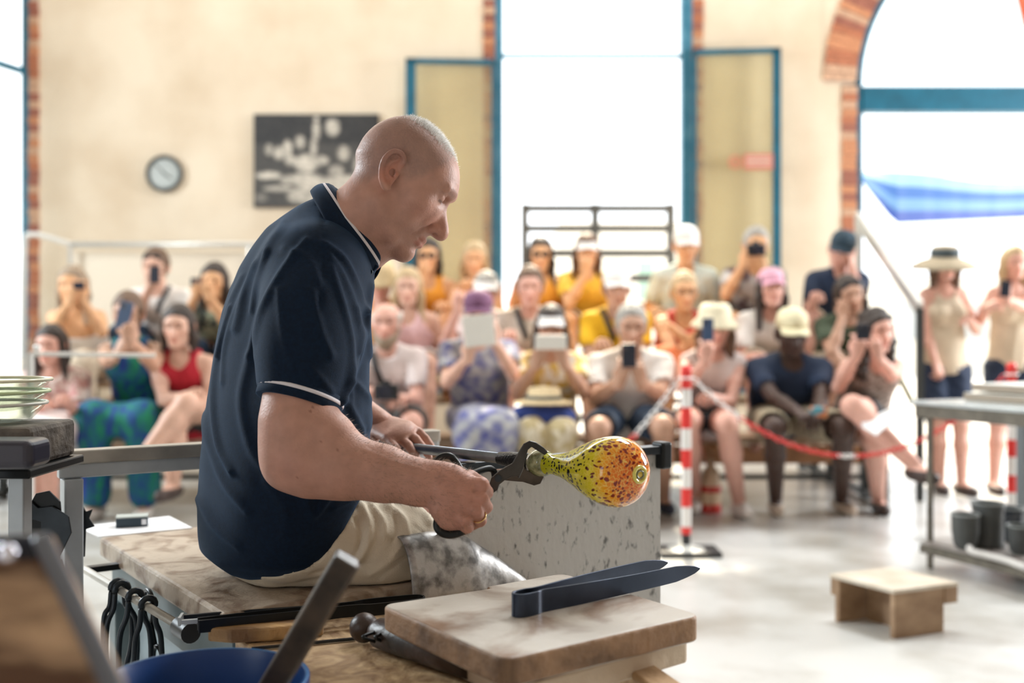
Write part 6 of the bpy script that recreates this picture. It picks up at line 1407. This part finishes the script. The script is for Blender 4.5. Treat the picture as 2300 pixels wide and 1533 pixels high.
p2_ = barrier(P(2272, 1210, 5.35)*A(1, 1, 0), 'red and white striped barrier post behind the metal work table')
def chain_(a, b, sag, n, label, redf, base_mat=None):
    t = thing('plastic_chain', label, 'chain', (a+b)/2-A(0, 0, sag), 'barrier chains'); pts = []
    for i in range(n+1): u_ = i/n; pts.append(a+(b-a)*u_-A(0, 0, sag*4*u_*(1-u_)))
    meshes = {}
    for i in range(n):
        p, q = pts[i], pts[i+1]; ln = np.linalg.norm(q-p); x_ = unit(q-p); up_ = unit(A(0, -.6, 1) if i % 2 else A(0, 1, .5)); R_ = Rcols(x_, up_); m_ = m_red if redf(i/n) else m_wht
        if m_.name not in meshes:
            mb = MB().torus((0, 0, 0), .0115, .0034, n=12, m=5, el=1.85); meshes[m_.name] = mesh_np('link', np.array(mb.V), [tuple(x) for x in mb.F], [m_])
        o = link('link', meshes[m_.name], t, WO[t.name]); o.matrix_local = Matrix.Translation(Vector((p+q)/2)-Vector(WO[t.name])) @ Matrix(R_.tolist()).to_4x4()
chain_(p1_+A(.03, 0, 0), p2_-A(.03, 0, 0), .40, 56, 'red and white plastic chain sagging from the middle post to the right post', lambda u: .13 < u and not (.44 < u < .50))
chain_(P(1405, 1000, 4.75), p1_-A(.03, 0, 0), .01, 11, 'short end of plastic chain running from the middle post down behind the glass', lambda u: u < .12)

# metal work table on the right with slabs, cups
TA = A(1.84, 4.62, 0); td1 = unit(A(.41, -.91, 0)); td2 = unit(A(.91, .41, 0)); RT = np.stack([td2, -td1, UZ], 1)
tb = thing('work_table', 'grey metal work table with lower shelf at the right edge', 'table', TA+td1*.3+td2*.5)
m_tab = mat('table_top_metal', (.60, .66, .68), .22, .3, var=.1); m_leg = mat('table_leg', (.14, .125, .10), .5, .4, var=.25, vs=20)
MB().box(TA+td1*.30+td2*.55+UZ*.742, (.58, .33, .008), RT).build('table_top', m_tab, tb, bevel=.003)
for d1_, nm in ((.0, .0), (.62, .0)):
    MB().box(TA+td1*(d1_-.01)+td2*.55+UZ*.705, (.56, .012, .028), RT).build('apron', m_leg, tb)
MB().box(TA+td1*.30+td2*(.0)+UZ*.705, (.012, .31, .028), RT).build('apron', m_leg, tb)
for a1_, a2_, w_ in ((.04, .02, .010), (.60, .02, .012), (.03, .62, .020), (.6, 1.05, .02), (.03, 1.05, .02)):
    MB().box(TA+td1*a1_+td2*a2_+UZ*.355, (w_, w_, .355), RT).build('leg', m_leg if w_ < .015 else mat('grey_leg', (.16, .18, .19), .5, .3), tb)
MB().box(TA+td1*.31+td2*.54+UZ*.115, (.54, .30, .008), RT).build('lower_shelf', mat('shelf_worn', (.16, .12, .10), .5, col2=(.50, .48, .46), vs=6, thr=(.4, .6)), tb)
for d2_ in (.01,): MB().box(TA+td1*.31+td2*d2_+UZ*.085, (.012, .31, .018), RT).build('shelf_rail', m_leg, tb)
MB().box(TA+td1*.62+td2*.54+UZ*.085, (.54, .012, .018), RT).build('shelf_rail', m_leg, tb)
cupm = mat('cup_charcoal', (.07, .075, .075), .55, var=.15)
def cup(px, py, z, r, h, label, m=cupm, prof=0):
    c = PZ(px, py, z); t = thing('cup', label, 'cup', c, 'cups on the lower shelf')
    pf = [(r*.55, 0), (r*.80, h*.12), (r*.97, h*.5), (r, h*.95), (r*1.03, h), (r*.95, h), (r*.9, h*.6), (r*.6, h*.08), (.0001, h*.06)] if not prof else [(r*.98, 0), (r, h*.04), (r*.93, h*.12), (r*.9, h*.75), (r*1.0, h*.93), (r*.98, h), (r*.88, h), (r*.85, h*.6), (r*.8, h*.08), (.0001, h*.06)]
    MB().lathe(pf, c, n=32).build('cup_body', m, t, True)
    MB().torus(c+A(0, 0, h), r*.99, .004, n=32).build('rim', mat('cup_rim', (.30, .33, .33), .4), t, True)
    return c
cup(2168, 1232, .124, .058, .150, 'rounded charcoal cup, leftmost on the lower shelf')
cup(2219, 1226, .124, .070, .19, 'tall charcoal jar with flared rim on the lower shelf', prof=1)
c_ = cup(2268, 1212, .124, .062, .145, 'dark navy cup with faint lettering behind the tall jar', mat('cup_navy', (.02, .03, .045), .4), prof=1)
cup(2292, 1244, .124, .052, .12, 'small charcoal cup cut by the right edge of the picture')
lt = MB()
for row, n_ in ((.118, 9), (.100, 6)):
    for k in range(n_):
        g = -math.pi/2-.42+(k-(n_-1)/2)*.13; x_, y_ = math.cos(g), math.sin(g); p0 = c_+A(.0605*x_, .0605*y_, row); tq = A(-y_, x_, 0)
        lt.strip([p0-UZ*.006, p0+UZ*.006], tq, .0012, .0012); lt.strip([p0+UZ*(.005-.011*(k % 2)), p0+UZ*(.005-.011*(k % 2))+tq*.005], UZ, .0011, .0012)
lt.build('lettering', mat('faint_print', (.22, .23, .25), .6), [o for o in bpy.data.objects if o.name.startswith('cup') and o.get('label', '').startswith('dark navy')][0])['kind'] = 'stuff'
o = MB().tube(spline([PZ(2178, 1212, .14), PZ(2180, 1236, .14), PZ(2215, 1246, .14), PZ(2260, 1258, .14), PZ(2310, 1276, .14)], 5), .014, 10).build('rolled_cloth', mat('white_rag', (.62, .60, .58), .8, bump=.3, bs=40), None, True)
tag(o, 'rolled whitish rag in front of the charcoal cups on the lower shelf', 'cloth')
for i, (zz_, w_, lb) in enumerate(((.750, .20, 'lower pale slab stacked on the work table'), (.7925, .18, 'upper pale slab stacked on the work table'))):
    o = MB().box(TA+td1*.28+td2*(.44)+UZ*(zz_+.019), (w_*1.3, w_, .018), RT).build('slab', mat('slab_side', (.35, .28, .20), .6, col2=(.5, .46, .4), vs=8), None, bevel=.004); two_mat(o, mat('slab_side2', (.33, .27, .21), .6)); o.data.materials[0] = mat('slab_top', (.70, .72, .68), .4)
    tag(o, lb, 'slab', 'slabs on the work table')
o = MB().box(TA+td1*.58+td2*(.42)+UZ*.765, (.12, .08, .014), RT).build('slab', mat('slab_side', (.35, .28, .20)), None, bevel=.004); tag(o, 'small low slab at the near edge of the work table', 'slab', 'slabs on the work table')

# step stool
sA, sB, sC = PZ(2008, 1326, .17), PZ(1862, 1289, .17), PZ(2153, 1308, .17)
st1 = unit((sC-sA)*A(1, 1, 0)); st2 = unit((sB-sA)*A(1, 1, 0)); l1 = np.linalg.norm(sC-sA); l2 = np.linalg.norm(sB-sA)
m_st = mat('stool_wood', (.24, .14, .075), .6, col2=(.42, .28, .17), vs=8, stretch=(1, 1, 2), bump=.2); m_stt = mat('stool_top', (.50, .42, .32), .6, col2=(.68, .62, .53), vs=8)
t = thing('step_stool', 'low plywood step stool standing alone on the concrete floor', 'stool', (sA+(sC-sA)/2+(sB-sA)/2)*A(1, 1, 0))
def sq(a, b, z): return A(*(sA+st1*a+st2*b)[:2], z)
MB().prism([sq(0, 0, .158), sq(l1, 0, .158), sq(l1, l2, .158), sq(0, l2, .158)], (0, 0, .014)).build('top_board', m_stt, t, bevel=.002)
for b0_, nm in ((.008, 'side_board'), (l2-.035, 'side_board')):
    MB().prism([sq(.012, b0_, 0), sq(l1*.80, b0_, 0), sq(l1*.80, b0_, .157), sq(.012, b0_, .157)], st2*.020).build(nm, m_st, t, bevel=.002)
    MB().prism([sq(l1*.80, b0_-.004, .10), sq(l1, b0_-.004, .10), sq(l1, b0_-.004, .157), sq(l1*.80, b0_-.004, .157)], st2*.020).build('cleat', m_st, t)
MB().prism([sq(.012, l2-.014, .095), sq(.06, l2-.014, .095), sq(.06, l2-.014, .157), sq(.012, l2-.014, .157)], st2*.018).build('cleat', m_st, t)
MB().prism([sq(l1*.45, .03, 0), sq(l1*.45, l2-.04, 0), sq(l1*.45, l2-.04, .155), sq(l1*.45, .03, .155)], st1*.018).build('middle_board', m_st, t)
o = MB().box(P(2200, 1180, 6.9)*A(1, 1, 0)+A(.6, 0, .004), (.01, .01, .004));
